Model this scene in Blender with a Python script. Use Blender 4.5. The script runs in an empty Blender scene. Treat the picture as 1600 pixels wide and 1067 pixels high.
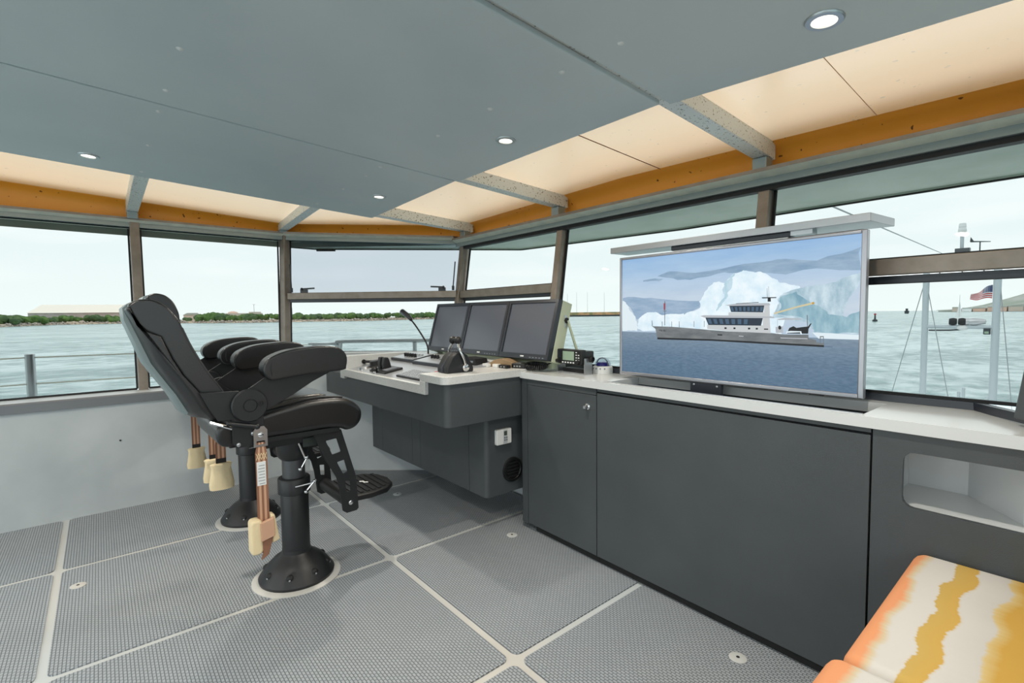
import bpy, bmesh, math, random
from mathutils import Vector, Matrix
from mathutils.geometry import tessellate_polygon
random.seed(7)
SC = bpy.context.scene
COL = SC.collection
PI = math.pi

# ------------------------------------------------------------------ camera
def make_camera():
    f_px, yaw, pitch, roll = 763.30, math.radians(139.84), math.radians(3.118), math.radians(-0.633)
    fw = Vector((math.cos(yaw)*math.cos(pitch), math.sin(yaw)*math.cos(pitch), -math.sin(pitch)))
    r = fw.cross(Vector((0, 0, 1))).normalized(); u = r.cross(fw)
    r2 = r*math.cos(roll)+u*math.sin(roll); u2 = -r*math.sin(roll)+u*math.cos(roll)
    cd = bpy.data.cameras.new('camera'); cd.sensor_width = 36.0; cd.lens = 36.0*f_px/1600.0
    cd.clip_start = 0.02; cd.clip_end = 9000
    co = bpy.data.objects.new('camera', cd); COL.objects.link(co)
    m = Matrix((r2, u2, -fw)).transposed().to_4x4(); m.translation = Vector((0, 0, 1.4))
    co.matrix_world = m
    SC.camera = co
make_camera()

# ------------------------------------------------------------------ world, exposure
SC.view_settings.view_transform = 'Standard'
SC.view_settings.look = 'None'
SC.view_settings.gamma = 1.0
SC.view_settings.use_curve_mapping = False
SC.view_settings.exposure = 0.0
SKY_STRENGTH = 2.3
def make_world():
    w = bpy.data.worlds.new('overcast_sky'); SC.world = w; w.use_nodes = True
    nt = w.node_tree; nt.nodes.clear(); L = nt.links.new; N = nt.nodes.new
    out = N('ShaderNodeOutputWorld'); bg = N('ShaderNodeBackground'); bg.inputs[1].default_value = SKY_STRENGTH
    tc = N('ShaderNodeTexCoord'); sep = N('ShaderNodeSeparateXYZ'); L(tc.outputs['Generated'], sep.inputs[0])
    cr = N('ShaderNodeValToRGB'); L(sep.outputs[2], cr.inputs[0])
    e = cr.color_ramp.elements
    e[0].position = 0.0; e[0].color = (0.86, 0.915, 0.905, 1)
    e[1].position = 1.0; e[1].color = (0.93, 0.97, 1.0, 1)
    x = cr.color_ramp.elements.new(0.12); x.color = (0.80, 0.87, 0.885, 1)
    x = cr.color_ramp.elements.new(0.35); x.color = (0.90, 0.955, 0.97, 1)
    # soft thin cloud streaks
    mp = N('ShaderNodeMapping'); L(tc.outputs['Generated'], mp.inputs[0]); mp.inputs['Scale'].default_value = (2, 2, 14)
    nz = N('ShaderNodeTexNoise'); nz.inputs['Scale'].default_value = 2.2; nz.inputs['Detail'].default_value = 5
    L(mp.outputs[0], nz.inputs[0])
    r2 = N('ShaderNodeValToRGB'); L(nz.outputs[0], r2.inputs[0])
    r2.color_ramp.elements[0].position = 0.5; r2.color_ramp.elements[0].color = (0, 0, 0, 1)
    r2.color_ramp.elements[1].position = 0.75; r2.color_ramp.elements[1].color = (1, 1, 1, 1)
    mx = N('ShaderNodeMixRGB'); mx.inputs[2].default_value = (0.95, 0.97, 0.965, 1)
    mul = N('ShaderNodeMath'); mul.operation = 'MULTIPLY'; mul.inputs[1].default_value = 0.45
    L(r2.outputs[0], mul.inputs[0]); L(mul.outputs[0], mx.inputs[0]); L(cr.outputs[0], mx.inputs[1])
    L(mx.outputs[0], bg.inputs[0]); L(bg.outputs[0], out.inputs[0])
make_world()

def make_sun():
    s = bpy.data.lights.new('hazy_sun', 'SUN'); s.energy = 0.3; s.angle = math.radians(40); s.color = (1, 0.97, 0.92)
    o = bpy.data.objects.new('hazy_sun', s); COL.objects.link(o)
    o.rotation_euler = Vector((0.35, 0.75, -0.75)).to_track_quat('-Z', 'Y').to_euler()
make_sun()

# ------------------------------------------------------------------ helpers
def S(r, g, b):
    def c(v):
        v /= 255.0
        return v/12.92 if v <= 0.04045 else ((v+0.055)/1.055)**2.4
    return (c(r), c(g), c(b), 1.0)

def catmull(pts, n=4, closed=True):
    out = []; N = len(pts)
    rng = range(N) if closed else range(N-1)
    for i in rng:
        def g(k):
            return pts[k % N] if closed else pts[max(0, min(N-1, k))]
        p0, p1, p2, p3 = g(i-1), g(i), g(i+1), g(i+2)
        for j in range(n):
            t = j/n; t2 = t*t; t3 = t2*t
            out.append(tuple(0.5*((2*b)+(-a+c)*t+(2*a-5*b+4*c-d)*t2+(-a+3*b-3*c+d)*t3) for a, b, c, d in zip(p0, p1, p2, p3)))
    if not closed: out.append(tuple(pts[-1]))
    return out

def rrect(x0, y0, x1, y1, r, n=4):
    pts = []
    for cx, cy, a0 in ((x1-r, y1-r, 0), (x0+r, y1-r, 90), (x0+r, y0+r, 180), (x1-r, y0+r, 270)):
        for k in range(n+1):
            a = math.radians(a0+90*k/n); pts.append((cx+r*math.cos(a), cy+r*math.sin(a)))
    return pts

def circ(cx, cy, r, n=24, a0=0):
    return [(cx+r*math.cos(a0+2*PI*k/n), cy+r*math.sin(a0+2*PI*k/n)) for k in range(n)]

class MB:
    """collects shapes that belong to one part; build() links them as ONE mesh object"""
    def __init__(s): s.v = []; s.f = []; s.m = []
    def add(s, vs, fs, mi=0):
        o = len(s.v); s.v += [tuple(p) for p in vs]
        for f in fs: s.f.append([o+i for i in f]); s.m.append(mi)
        return s
    def box(s, x0, x1, y0, y1, z0, z1, mi=0):
        vs = [(x, y, z) for z in (z0, z1) for y in (y0, y1) for x in (x0, x1)]
        return s.add(vs, [(0, 2, 3, 1), (4, 5, 7, 6), (0, 1, 5, 4), (2, 6, 7, 3), (0, 4, 6, 2), (1, 3, 7, 5)], mi)
    def hexa(s, b, t, mi=0):     # bottom quad (ccw), top quad
        return s.add(list(b)+list(t), [(3, 2, 1, 0), (4, 5, 6, 7), (0, 1, 5, 4), (1, 2, 6, 5), (2, 3, 7, 6), (3, 0, 4, 7)], mi)
    def bar(s, p, q, w, d, up=(0, 0, 1), mi=0):   # w along side vector, d along up
        p = Vector(p); q = Vector(q); a = (q-p).normalized(); sd = a.cross(Vector(up)).normalized(); u = sd.cross(a).normalized()
        cs = [(-1, -1), (1, -1), (1, 1), (-1, 1)]
        vs = [P+sd*(i*w/2)+u*(j*d/2) for P in (p, q) for i, j in cs]
        return s.add(vs, [(0, 1, 2, 3), (7, 6, 5, 4), (0, 4, 5, 1), (1, 5, 6, 2), (2, 6, 7, 3), (3, 7, 4, 0)], mi)
    def _pt(s, plane, a, b, c):
        return {'yz': (c, a, b), 'xy': (a, b, c), 'xz': (a, c, b)}[plane]
    def prism(s, poly, plane, a, b, mi=0, holes=()):
        n = len(poly); 
        if not holes:
            vs = [s._pt(plane, p[0], p[1], a) for p in poly]+[s._pt(plane, p[0], p[1], b) for p in poly]
            fs = [tuple(range(n))[::-1], tuple(range(n, 2*n))]+[(i, (i+1) % n, n+(i+1) % n, n+i) for i in range(n)]
            return s.add(vs, fs, mi)
        loops = [list(poly)]+[list(h) for h in holes]
        flat = [p for l in loops for p in l]; N = len(flat)
        tri = tessellate_polygon([[Vector((p[0], p[1], 0)) for p in l] for l in loops])
        vs = [s._pt(plane, p[0], p[1], a) for p in flat]+[s._pt(plane, p[0], p[1], b) for p in flat]
        fs = [tuple(t) for t in tri]+[tuple(N+i for i in t)[::-1] for t in tri]
        o = 0
        for l in loops:
            k = len(l); fs += [(o+i, o+(i+1) % k, N+o+(i+1) % k, N+o+i) for i in range(k)]; o += k
        return s.add(vs, fs, mi)
    def tube(s, path, r, n=10, cap=True, mi=0, closed=False):
        P = [Vector(p) for p in path]; k = len(P); rs = r if isinstance(r, (list, tuple)) else [r]*k
        vs = []; up = None
        for i in range(k):
            if closed: t = (P[(i+1) % k]-P[i-1]).normalized()
            else: t = (P[min(k-1, i+1)]-P[max(0, i-1)]).normalized()
            if up is None:
                up = Vector((0, 0, 1)) if abs(t.z) < 0.9 else Vector((1, 0, 0))
            sd = t.cross(up)
            if sd.length < 1e-4: sd = t.cross(Vector((1, 0.3, 0)))
            sd.normalize(); up = sd.cross(t).normalized()
            for j in range(n):
                a = 2*PI*j/n; vs.append(P[i]+(sd*math.cos(a)+up*math.sin(a))*rs[i])
        fs = []
        for i in range(k if closed else k-1):
            for j in range(n):
                i2 = (i+1) % k
                fs.append((i*n+j, i*n+(j+1) % n, i2*n+(j+1) % n, i2*n+j))
        if cap and not closed:
            fs.append(tuple(range(n))[::-1]); fs.append(tuple((k-1)*n+j for j in range(n)))
        return s.add(vs, fs, mi)
    def lathe(s, prof, n=32, c=(0, 0, 0), axis='z', mi=0):
        vs = []; k = len(prof)
        for r, h in prof:
            for j in range(n):
                a = 2*PI*j/n; x, y = r*math.cos(a), r*math.sin(a)
                p = {'z': (x, y, h), 'x': (h, x, y), 'y': (y, h, x)}[axis]
                vs.append((c[0]+p[0], c[1]+p[1], c[2]+p[2]))
        fs = []
        for i in range(k-1):
            for j in range(n): fs.append((i*n+j, i*n+(j+1) % n, (i+1)*n+(j+1) % n, (i+1)*n+j))
        if prof[0][0] > 1e-5: fs.append(tuple(range(n))[::-1])
        if prof[-1][0] > 1e-5: fs.append(tuple((k-1)*n+j for j in range(n)))
        return s.add(vs, fs, mi)
    def ball(s, c, r, n=12, m=8, sc=(1, 1, 1), mi=0):
        vs = []; fs = []
        for i in range(m+1):
            th = PI*i/m
            for j in range(n):
                a = 2*PI*j/n
                vs.append((c[0]+sc[0]*r*math.sin(th)*math.cos(a), c[1]+sc[1]*r*math.sin(th)*math.sin(a), c[2]+sc[2]*r*math.cos(th)))
        for i in range(m):
            for j in range(n): fs.append((i*n+j, (i+1)*n+j, (i+1)*n+(j+1) % n, i*n+(j+1) % n))
        return s.add(vs, fs, mi)
    def loft(s, secs, mi=0):
        n = len(secs[0]); vs = [p for q in secs for p in q]; fs = []
        for k in range(len(secs)-1):
            for i in range(n): fs.append((k*n+i, k*n+(i+1) % n, (k+1)*n+(i+1) % n, (k+1)*n+i))
        fs.append(tuple(range(n))[::-1]); fs.append(tuple((len(secs)-1)*n+i for i in range(n)))
        return s.add(vs, fs, mi)
    def xf(s, M):
        s.v = [tuple(M @ Vector(p)) for p in s.v]; return s
    def build(s, name, mat, parent=None, smooth=False, bevel=0, seg=3, loc=None, ang=40, wn=False):
        me = bpy.data.meshes.new(name); me.from_pydata(s.v, [], s.f)
        mats = mat if isinstance(mat, (list, tuple)) else [mat]
        for m in mats: me.materials.append(M[m] if isinstance(m, str) else m)
        if len(mats) > 1:
            for p, k in zip(me.polygons, s.m): p.material_index = k
        bm = bmesh.new(); bm.from_mesh(me); bmesh.ops.remove_doubles(bm, verts=bm.verts, dist=1e-6)
        bmesh.ops.recalc_face_normals(bm, faces=bm.faces); bm.to_mesh(me); bm.free()
        if smooth or bevel:
            for p in me.polygons: p.use_smooth = True
        if smooth and not bevel: me.set_sharp_from_angle(angle=math.radians(ang))
        o = bpy.data.objects.new(name, me); COL.objects.link(o)
        if parent is not None: o.parent = parent
        if loc: o.location = loc
        if bevel:
            b = o.modifiers.new('bevel', 'BEVEL'); b.width = bevel; b.segments = seg; b.limit_method = 'ANGLE'
            b.angle_limit = math.radians(ang); b.harden_normals = True
        return o

def thing(name, label, cat, loc=(0, 0, 0), rz=0, group=None):
    o = bpy.data.objects.new(name, None); COL.objects.link(o); o.empty_display_size = 0.1
    o.location = loc; o.rotation_euler = (0, 0, rz)
    o['label'] = label; o['category'] = cat
    if group: o['group'] = group
    return o
def tag(o, label, cat, group=None, kind=None):
    o['label'] = label; o['category'] = cat
    if group: o['group'] = group
    if kind: o['kind'] = kind
    return o
def struct(o, label=None):
    o['kind'] = 'structure'
    if label: o['label'] = label
    return o
def sempty(name):
    o = bpy.data.objects.new(name, None); COL.objects.link(o); o.empty_display_size = 0.1; o['kind'] = 'structure'; return o
def copy_part(o, parent, loc):
    c = o.copy(); COL.objects.link(c); c.parent = parent; c.location = loc; return c

# ------------------------------------------------------------------ materials
M = {}
def mat(name, col, rough=0.5, metal=0.0, spec=0.5, coat=None, bump=None, var=None, speck=None, emit=None, sheen=0, coords='Object', grain=None):
    m = bpy.data.materials.new(name); m.use_nodes = True; nt = m.node_tree; L = nt.links.new; N = nt.nodes.new
    p = nt.nodes['Principled BSDF']
    p.inputs['Base Color'].default_value = col; p.inputs['Roughness'].default_value = rough
    p.inputs['Metallic'].default_value = metal; p.inputs['Specular IOR Level'].default_value = spec
    if coat: p.inputs['Coat Weight'].default_value = coat[0]; p.inputs['Coat Roughness'].default_value = coat[1]; p.inputs['Coat IOR'].default_value = coat[2]
    if emit: p.inputs['Emission Color'].default_value = emit[0]; p.inputs['Emission Strength'].default_value = emit[1]
    tc = N('ShaderNodeTexCoord'); last = None
    if var:   # (colour2, scale, lo, hi)
        nz = N('ShaderNodeTexNoise'); nz.inputs['Scale'].default_value = var[1]; nz.inputs['Detail'].default_value = 5
        L(tc.outputs[coords], nz.inputs[0])
        cr = N('ShaderNodeValToRGB'); L(nz.outputs[0], cr.inputs[0])
        cr.color_ramp.elements[0].position = var[2]; cr.color_ramp.elements[1].position = var[3]
        cr.color_ramp.elements[0].color = col; cr.color_ramp.elements[1].color = var[0]
        last = cr.outputs[0]
    if speck:  # (colour, scale, threshold)
        vz = N('ShaderNodeTexNoise'); vz.inputs['Scale'].default_value = speck[1]; vz.inputs['Detail'].default_value = 1
        L(tc.outputs[coords], vz.inputs[0])
        g = N('ShaderNodeMath'); g.operation = 'GREATER_THAN'; g.inputs[1].default_value = speck[2]; L(vz.outputs[0], g.inputs[0])
        mx = N('ShaderNodeMixRGB'); L(g.outputs[0], mx.inputs[0]); mx.inputs[1].default_value = col; mx.inputs[2].default_value = speck[0]
        if last: L(last, mx.inputs[1])
        last = mx.outputs[0]
    if last: L(last, p.inputs['Base Color'])
    if bump:   # (scale, strength)
        nb = N('ShaderNodeTexNoise'); nb.inputs['Scale'].default_value = bump[0]; nb.inputs['Detail'].default_value = 4
        L(tc.outputs[coords], nb.inputs[0])
        if grain:
            mp = N('ShaderNodeMapping'); mp.inputs['Scale'].default_value = grain; L(tc.outputs[coords], mp.inputs[0]); L(mp.outputs[0], nb.inputs[0])
        b = N('ShaderNodeBump'); b.inputs['Strength'].default_value = bump[1]; b.inputs['Distance'].default_value = 0.01
        L(nb.outputs[0], b.inputs['Height']); L(b.outputs[0], p.inputs['Normal'])
    M[name] = m; return m

mat('leather', S(16, 17, 19), 0.30, spec=0.7, bump=(260, 0.10))
mat('leather_seam', S(26, 27, 30), 0.5)
mat('shell', S(128, 144, 146), 0.35, spec=0.5)
mat('black_metal', S(30, 32, 35), 0.42, spec=0.5, bump=(500, 0.05))
mat('black_plastic', S(22, 23, 25), 0.45)
mat('grey_tube', S(92, 94, 97), 0.38, metal=0.6)
mat('chrome', S(225, 226, 228), 0.12, metal=1.0)
mat('steel', S(190, 192, 194), 0.28, metal=0.9)
mat('white_plastic', S(225, 227, 226), 0.35)
mat('charcoal', S(68, 73, 76), 0.42, spec=0.45, var=(S(74, 79, 82), 3, 0.35, 0.7), bump=(420, 0.12))
mat('charcoal_gap', S(22, 23, 24), 0.8)
mat('counter', S(214, 217, 218), 0.14, spec=0.6)
mat('counter_speckled', S(210, 212, 211), 0.3, speck=(S(150, 150, 148), 260, 0.66))
mat('desk', S(176, 180, 186), 0.3, metal=0.35)
mat('ceiling_panel', S(204, 213, 215), 0.5, spec=0.4, var=(S(194, 204, 208), 1.6, 0.35, 0.7), bump=(300, 0.05))
mat('roof_orange', S(240, 168, 66), 0.35, spec=0.8, coat=(1.0, 0.26, 2.4), var=(S(232, 162, 70), 2.0, 0.35, 0.75), speck=(S(150, 100, 50), 36, 0.755), bump=(30, 0.02))
mat('alu_frame', S(150, 140, 131), 0.42, metal=0.55, bump=(200, 0.03), var=(S(136, 126, 116), 14, 0.4, 0.7))
mat('alu_light', S(205, 208, 210), 0.42, metal=0.25, var=(S(190, 194, 197), 3, 0.4, 0.7))
mat('alu_head', S(150, 164, 168), 0.4, metal=0.35)
mat('ledge_strip', S(214, 216, 204), 0.45, metal=0.1, var=(S(196, 202, 194), 12, 0.4, 0.7))
mat('galvanised', S(226, 230, 228), 0.36, metal=0.1, speck=(S(130, 126, 114), 90, 0.66), bump=(60, 0.05))
mat('wall_paint', S(196, 203, 206), 0.55, var=(S(176, 184, 188), 2.2, 0.35, 0.75), bump=(6, 0.06))
mat('gasket', S(24, 25, 27), 0.6)
mat('soffit', S(206, 214, 204), 0.5, var=(S(188, 198, 186), 3, 0.4, 0.7))
mat('groove', S(196, 203, 206), 0.6, var=(S(205, 198, 188), 0.7, 0.4, 0.7))
mat('tv_frame', S(176, 176, 182), 0.28, metal=0.7)
mat('alu_lid', S(186, 186, 188), 0.3, metal=0.8, bump=(120, 0.03))
mat('screen_off', S(88, 94, 106), 0.22, spec=0.6)
mat('bezel', S(46, 50, 58), 0.3)
mat('monitor_box', S(196, 204, 178), 0.5)
mat('strap', S(202, 160, 132), 0.8)
mat('strap_dark', S(142, 100, 78), 0.8)
mat('canvas', S(232, 212, 172), 0.85, bump=(40, 0.25))
mat('paper', S(228, 230, 230), 0.6)
mat('print', S(120, 126, 134), 0.7)
mat('tan', S(150, 126, 96), 0.65, bump=(30, 0.3))
mat('red', S(170, 60, 70), 0.4)
mat('navy', S(40, 40, 120), 0.25)
mat('lcd', S(150, 172, 150), 0.3)
mat('mast_paint', S(186, 196, 200), 0.4)
mat('lens', (1, 0.94, 0.8, 1), 0.4, emit=((1, 0.9, 0.72, 1), 2.5))
mat('lcd_dark', S(70, 78, 74), 0.3)
mat('rope', S(230, 228, 215), 0.8)
mat('sill_nose', S(122, 126, 131), 0.45, metal=0.3)
mat('keycap', S(152, 157, 164), 0.4)
mat('deck_white', S(236, 240, 240), 0.5)
mat('wire', S(150, 155, 158), 0.4)

mat('roof_strip', S(252, 172, 62), 0.4, spec=0.5, var=(S(246, 164, 56), 2.0, 0.35, 0.75), speck=(S(120, 70, 24), 30, 0.74), bump=(30, 0.02))
def make_translucent(name, col, fac):
    nt = M[name].node_tree; out = nt.nodes['Material Output']; p = nt.nodes['Principled BSDF']
    t = nt.nodes.new('ShaderNodeBsdfTranslucent'); t.inputs[0].default_value = col
    mx = nt.nodes.new('ShaderNodeMixShader'); mx.inputs[0].default_value = fac
    nt.links.new(p.outputs[0], mx.inputs[1]); nt.links.new(t.outputs[0], mx.inputs[2]); nt.links.new(mx.outputs[0], out.inputs[0])
make_translucent('roof_orange', S(255, 235, 206), 0.30)
def glass(name, tint, refl=1.0):
    m = bpy.data.materials.new(name); m.use_nodes = True; nt = m.node_tree; nt.nodes.clear(); L = nt.links.new; N = nt.nodes.new
    out = N('ShaderNodeOutputMaterial'); t = N('ShaderNodeBsdfTransparent'); t.inputs[0].default_value = tint
    g = N('ShaderNodeBsdfGlossy'); g.inputs['Roughness'].default_value = 0.0
    geo = N('ShaderNodeNewGeometry'); dt = N('ShaderNodeVectorMath'); dt.operation = 'DOT_PRODUCT'; L(geo.outputs['Incoming'], dt.inputs[0]); L(geo.outputs['Normal'], dt.inputs[1])
    def mth(op, a, b=None):
        n = N('ShaderNodeMath'); n.operation = op
        for k, v in enumerate((a, b)):
            if v is None: continue
            if isinstance(v, (int, float)): n.inputs[k].default_value = v
            else: L(v, n.inputs[k])
        return n.outputs[0]
    sch = mth('ADD', mth('MULTIPLY', mth('POWER', mth('SUBTRACT', 1.0, mth('ABSOLUTE', dt.outputs['Value'])), 5.0), 0.48), 0.007)
    mx = N('ShaderNodeMixShader'); L(sch, mx.inputs[0]); L(t.outputs[0], mx.inputs[1]); L(g.outputs[0], mx.inputs[2])
    L(mx.outputs[0], out.inputs[0]); M[name] = m
glass('glass', (0.675, 0.69, 0.685, 1))
glass('glass_tint', (0.565, 0.585, 0.605, 1))
def dome_glass():
    glass('dome', (0.75, 0.78, 0.82, 1))
dome_glass()

def pad_material():
    m = bpy.data.materials.new('nonskid_pad'); m.use_nodes = True; nt = m.node_tree; L = nt.links.new; N = nt.nodes.new
    p = nt.nodes['Principled BSDF']; p.inputs['Roughness'].default_value = 0.5; p.inputs['Specular IOR Level'].default_value = 0.45
    tc = N('ShaderNodeTexCoord'); geo = N('ShaderNodeNewGeometry')
    mp = N('ShaderNodeMapping'); mp.inputs['Rotation'].default_value = (0, 0, 0); L(geo.outputs['Position'], mp.inputs[0])
    bt = N('ShaderNodeTexBrick'); bt.inputs['Scale'].default_value = 1.0; bt.inputs['Brick Width'].default_value = 0.021; bt.inputs['Row Height'].default_value = 0.0125
    bt.inputs['Mortar Size'].default_value = 0.0024; bt.inputs['Mortar Smooth'].default_value = 0.6; bt.inputs['Bias'].default_value = 0
    bt.inputs['Color1'].default_value = S(170, 176, 182); bt.inputs['Color2'].default_value = S(164, 170, 176); bt.inputs['Mortar'].default_value = S(102, 108, 115)
    L(mp.outputs[0], bt.inputs[0])
    nz = N('ShaderNodeTexNoise'); nz.inputs['Scale'].default_value = 0.8; nz.inputs['Detail'].default_value = 3; L(geo.outputs['Position'], nz.inputs[0])
    mx = N('ShaderNodeMixRGB'); mx.blend_type = 'MULTIPLY'; mx.inputs[0].default_value = 1
    cr = N('ShaderNodeValToRGB'); L(nz.outputs[0], cr.inputs[0]); cr.color_ramp.elements[0].color = (0.92, 0.95, 0.97, 1); cr.color_ramp.elements[1].color = (1.0, 0.98, 0.95, 1)
    cr.color_ramp.elements[0].position = 0.35; cr.color_ramp.elements[1].position = 0.7
    L(bt.outputs['Color'], mx.inputs[1]); L(cr.outputs[0], mx.inputs[2]); L(mx.outputs[0], p.inputs['Base Color'])
    b = N('ShaderNodeBump'); b.inputs['Strength'].default_value = 0.35; b.inputs['Distance'].default_value = 0.003; b.invert = True
    L(bt.outputs['Fac'], b.inputs['Height']); L(b.outputs[0], p.inputs['Normal'])
    M['nonskid_pad'] = m
pad_material()

def stripe_material():
    m = bpy.data.materials.new('striped_fabric'); m.use_nodes = True; nt = m.node_tree; L = nt.links.new; N = nt.nodes.new
    p = nt.nodes['Principled BSDF']; p.inputs['Roughness'].default_value = 0.85; p.inputs['Specular IOR Level'].default_value = 0.2
    geo = N('ShaderNodeNewGeometry'); sep = N('ShaderNodeSeparateXYZ'); L(geo.outputs['Position'], sep.inputs[0])
    def noise(scale, sx, sy, det=4):
        mp = N('ShaderNodeMapping'); mp.inputs['Scale'].default_value = (sx, sy, 1); L(geo.outputs['Position'], mp.inputs[0])
        n = N('ShaderNodeTexNoise'); n.inputs['Scale'].default_value = scale; n.inputs['Detail'].default_value = det; L(mp.outputs[0], n.inputs[0]); return n
    n1 = noise(5, 0.35, 1.0); n2 = noise(90, 0.12, 1.0, 2)
    a = N('ShaderNodeMath'); a.operation = 'MULTIPLY_ADD'; L(n1.outputs[0], a.inputs[0]); a.inputs[1].default_value = 0.10; L(sep.outputs[0], a.inputs[2])
    b = N('ShaderNodeMath'); b.operation = 'MULTIPLY_ADD'; L(n2.outputs[0], b.inputs[0]); b.inputs[1].default_value = 0.012; L(a.outputs[0], b.inputs[2])
    mr = N('ShaderNodeMapRange'); mr.inputs['From Min'].default_value = -0.34; mr.inputs['From Max'].default_value = 0.66; L(b.outputs[0], mr.inputs[0])
    cr = N('ShaderNodeValToRGB'); L(mr.outputs[0], cr.inputs[0]); E = cr.color_ramp.elements
    W1, W2, PE, MU, GO, LG = S(206, 202, 197), S(198, 193, 187), S(222, 152, 108), S(196, 164, 92), S(198, 156, 74), S(206, 182, 128)
    stops = [(0.0, PE), (0.075, PE), (0.09, S(204, 188, 158)), (0.10, W1), (0.148, W1), (0.152, MU), (0.196, S(200, 162, 84)), (0.20, W1), (0.262, W2), (0.268, LG), (0.292, GO), (0.405, S(194, 152, 74)), (0.43, LG), (0.44, W1),
             (0.515, W2), (0.52, S(224, 146, 98)), (0.555, PE), (0.56, W1), (0.66, W2), (0.67, MU), (0.76, GO), (0.77, W1), (0.9, PE)]
    E[0].position, E[0].color = stops[0]; E[1].position, E[1].color = stops[-1]
    for ps, c in stops[1:-1]:
        e = E.new(ps); e.color = c
    L(cr.outputs[0], p.inputs['Base Color'])
    nb = N('ShaderNodeTexNoise'); nb.inputs['Scale'].default_value = 700; L(geo.outputs['Position'], nb.inputs[0])
    bp = N('ShaderNodeBump'); bp.inputs['Strength'].default_value = 0.15; bp.inputs['Distance'].default_value = 0.002; L(nb.outputs[0], bp.inputs['Height']); L(bp.outputs[0], p.inputs['Normal'])
    M['striped_fabric'] = m
stripe_material()

def sea_material():
    m = bpy.data.materials.new('sea_water'); m.use_nodes = True; nt = m.node_tree; L = nt.links.new; N = nt.nodes.new
    p = nt.nodes['Principled BSDF']; p.inputs['Roughness'].default_value = 0.22; p.inputs['IOR'].default_value = 1.33
    geo = N('ShaderNodeNewGeometry')
    def noise(scale, sx, sy, rot, det):
        mp = N('ShaderNodeMapping'); mp.inputs['Scale'].default_value = (sx, sy, 1); mp.inputs['Rotation'].default_value = (0, 0, rot); L(geo.outputs['Position'], mp.inputs[0])
        n = N('ShaderNodeTexNoise'); n.inputs['Scale'].default_value = scale; n.inputs['Detail'].default_value = det; n.inputs['Roughness'].default_value = 0.6; L(mp.outputs[0], n.inputs[0]); return n
    n1 = noise(0.75, 1.0, 0.7, 0.9, 9); n2 = noise(0.02, 1.0, 1.0, 0, 3)
    n3 = noise(0.13, 1.0, 0.5, 0.9, 8); av = N('ShaderNodeMixRGB'); av.inputs[0].default_value = 0.45; L(n1.outputs[0], av.inputs[1]); L(n3.outputs[0], av.inputs[2])
    cr = N('ShaderNodeValToRGB'); L(av.outputs[0], cr.inputs[0]); E = cr.color_ramp.elements
    E[0].position = 0.43; E[0].color = S(88, 128, 130); E[1].position = 0.57; E[1].color = S(184, 206, 206)
    L(cr.outputs[0], p.inputs['Base Color'])
    b = N('ShaderNodeBump'); b.inputs['Strength'].default_value = 0.9; b.inputs['Distance'].default_value = 0.5
    L(av.outputs[0], b.inputs['Height']); L(b.outputs[0], p.inputs['Normal'])
    M['sea_water'] = m
sea_material()
# ================================================================== the setting
# ship frame: +Y = bow, -X = port.  floor z = 0
ROOM = [(-4.6, -3.5), (0.75, -3.5), (0.75, 1.35), (0.2, 2.42), (-3.70, 2.42), (-4.6, 1.42)]

def roof_z(x, y): return 2.39-0.05*y-0.02*abs(x+1.95)

# ---- floor: light tray with raised non-skid pads
fb = MB().prism(ROOM, 'xy', -0.08, -0.006)
floor = struct(fb.build('floor', 'groove'), 'light grey cabin sole with grooves between the non-skid pads')
XS = [-4.62, -3.665, -2.578, -1.464, -0.355, 0.77]; YS = [-3.17, -1.70, -0.235, 1.234, 2.46]
for i in range(5):
    for j in range(4):
        x0, x1 = XS[i]+0.017, XS[i+1]-0.017; y0, y1 = YS[j]+0.017, YS[j+1]-0.017
        if i == 0: x0 = -4.582
        if i == 0 and j == 3:
            poly = [(x0, y0), (x1, y0), (x1, 2.36), (-3.72, 2.36), (x0, 1.39)]
        elif i == 4 and j == 3:
            poly = [(x0, y0), (0.74, y0), (0.74, 1.34), (0.2, 2.38), (x0, 2.38)]
        else:
            poly = rrect(x0, y0, x1, y1, 0.03)
        MB().prism(poly, 'xy', -0.006, 0.0).build('floor_pad', 'nonskid_pad', floor)
CH1 = (-2.74, 0.765); CH2 = (-3.75, 0.76)
for c in (CH1, CH2):
    MB().lathe([(0.222, -0.004), (0.222, 0.004), (0.212, 0.008), (0.17, 0.009)], 40, (c[0], c[1], 0)).build('mounting_ring', 'groove', floor, smooth=True)
for (x, y) in ((-3.397, -0.145), (-2.331, 1.949), (-0.877, 1.921), (-3.478, 1.737)):
    p = MB().lathe([(0.034, 0.0), (0.034, 0.002), (0.028, 0.004), (0.006, 0.0045)], 24, (x, y, 0)).build('deck_plug', 'groove', floor, smooth=True)
    MB().lathe([(0.007, 0.004), (0.007, 0.0052)], 10, (x, y, 0)).build('screw_hole', 'gasket', p)

# ---- runs of wall: local frame  along a->b, o = outward offset, z
def run(prof, a, b, ea=0.0, eb=0.0):
    """extrude profile [(o,z)] from a to b; ea/eb: mitre shift along the run per unit outward offset"""
    a = Vector((a[0], a[1], 0)); b = Vector((b[0], b[1], 0)); t = (b-a).normalized(); n = Vector((-t.y, t.x, 0))
    k = len(prof); mb = MB()
    vs = [a+n*o+t*(ea*o)+Vector((0, 0, z)) for o, z in prof]+[b+n*o+t*(eb*o)+Vector((0, 0, z)) for o, z in prof]
    mb.add(vs, [tuple(range(k))[::-1], tuple(range(k, 2*k))]+[(i, (i+1) % k, k+(i+1) % k, k+i) for i in range(k)])
    return mb
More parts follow.
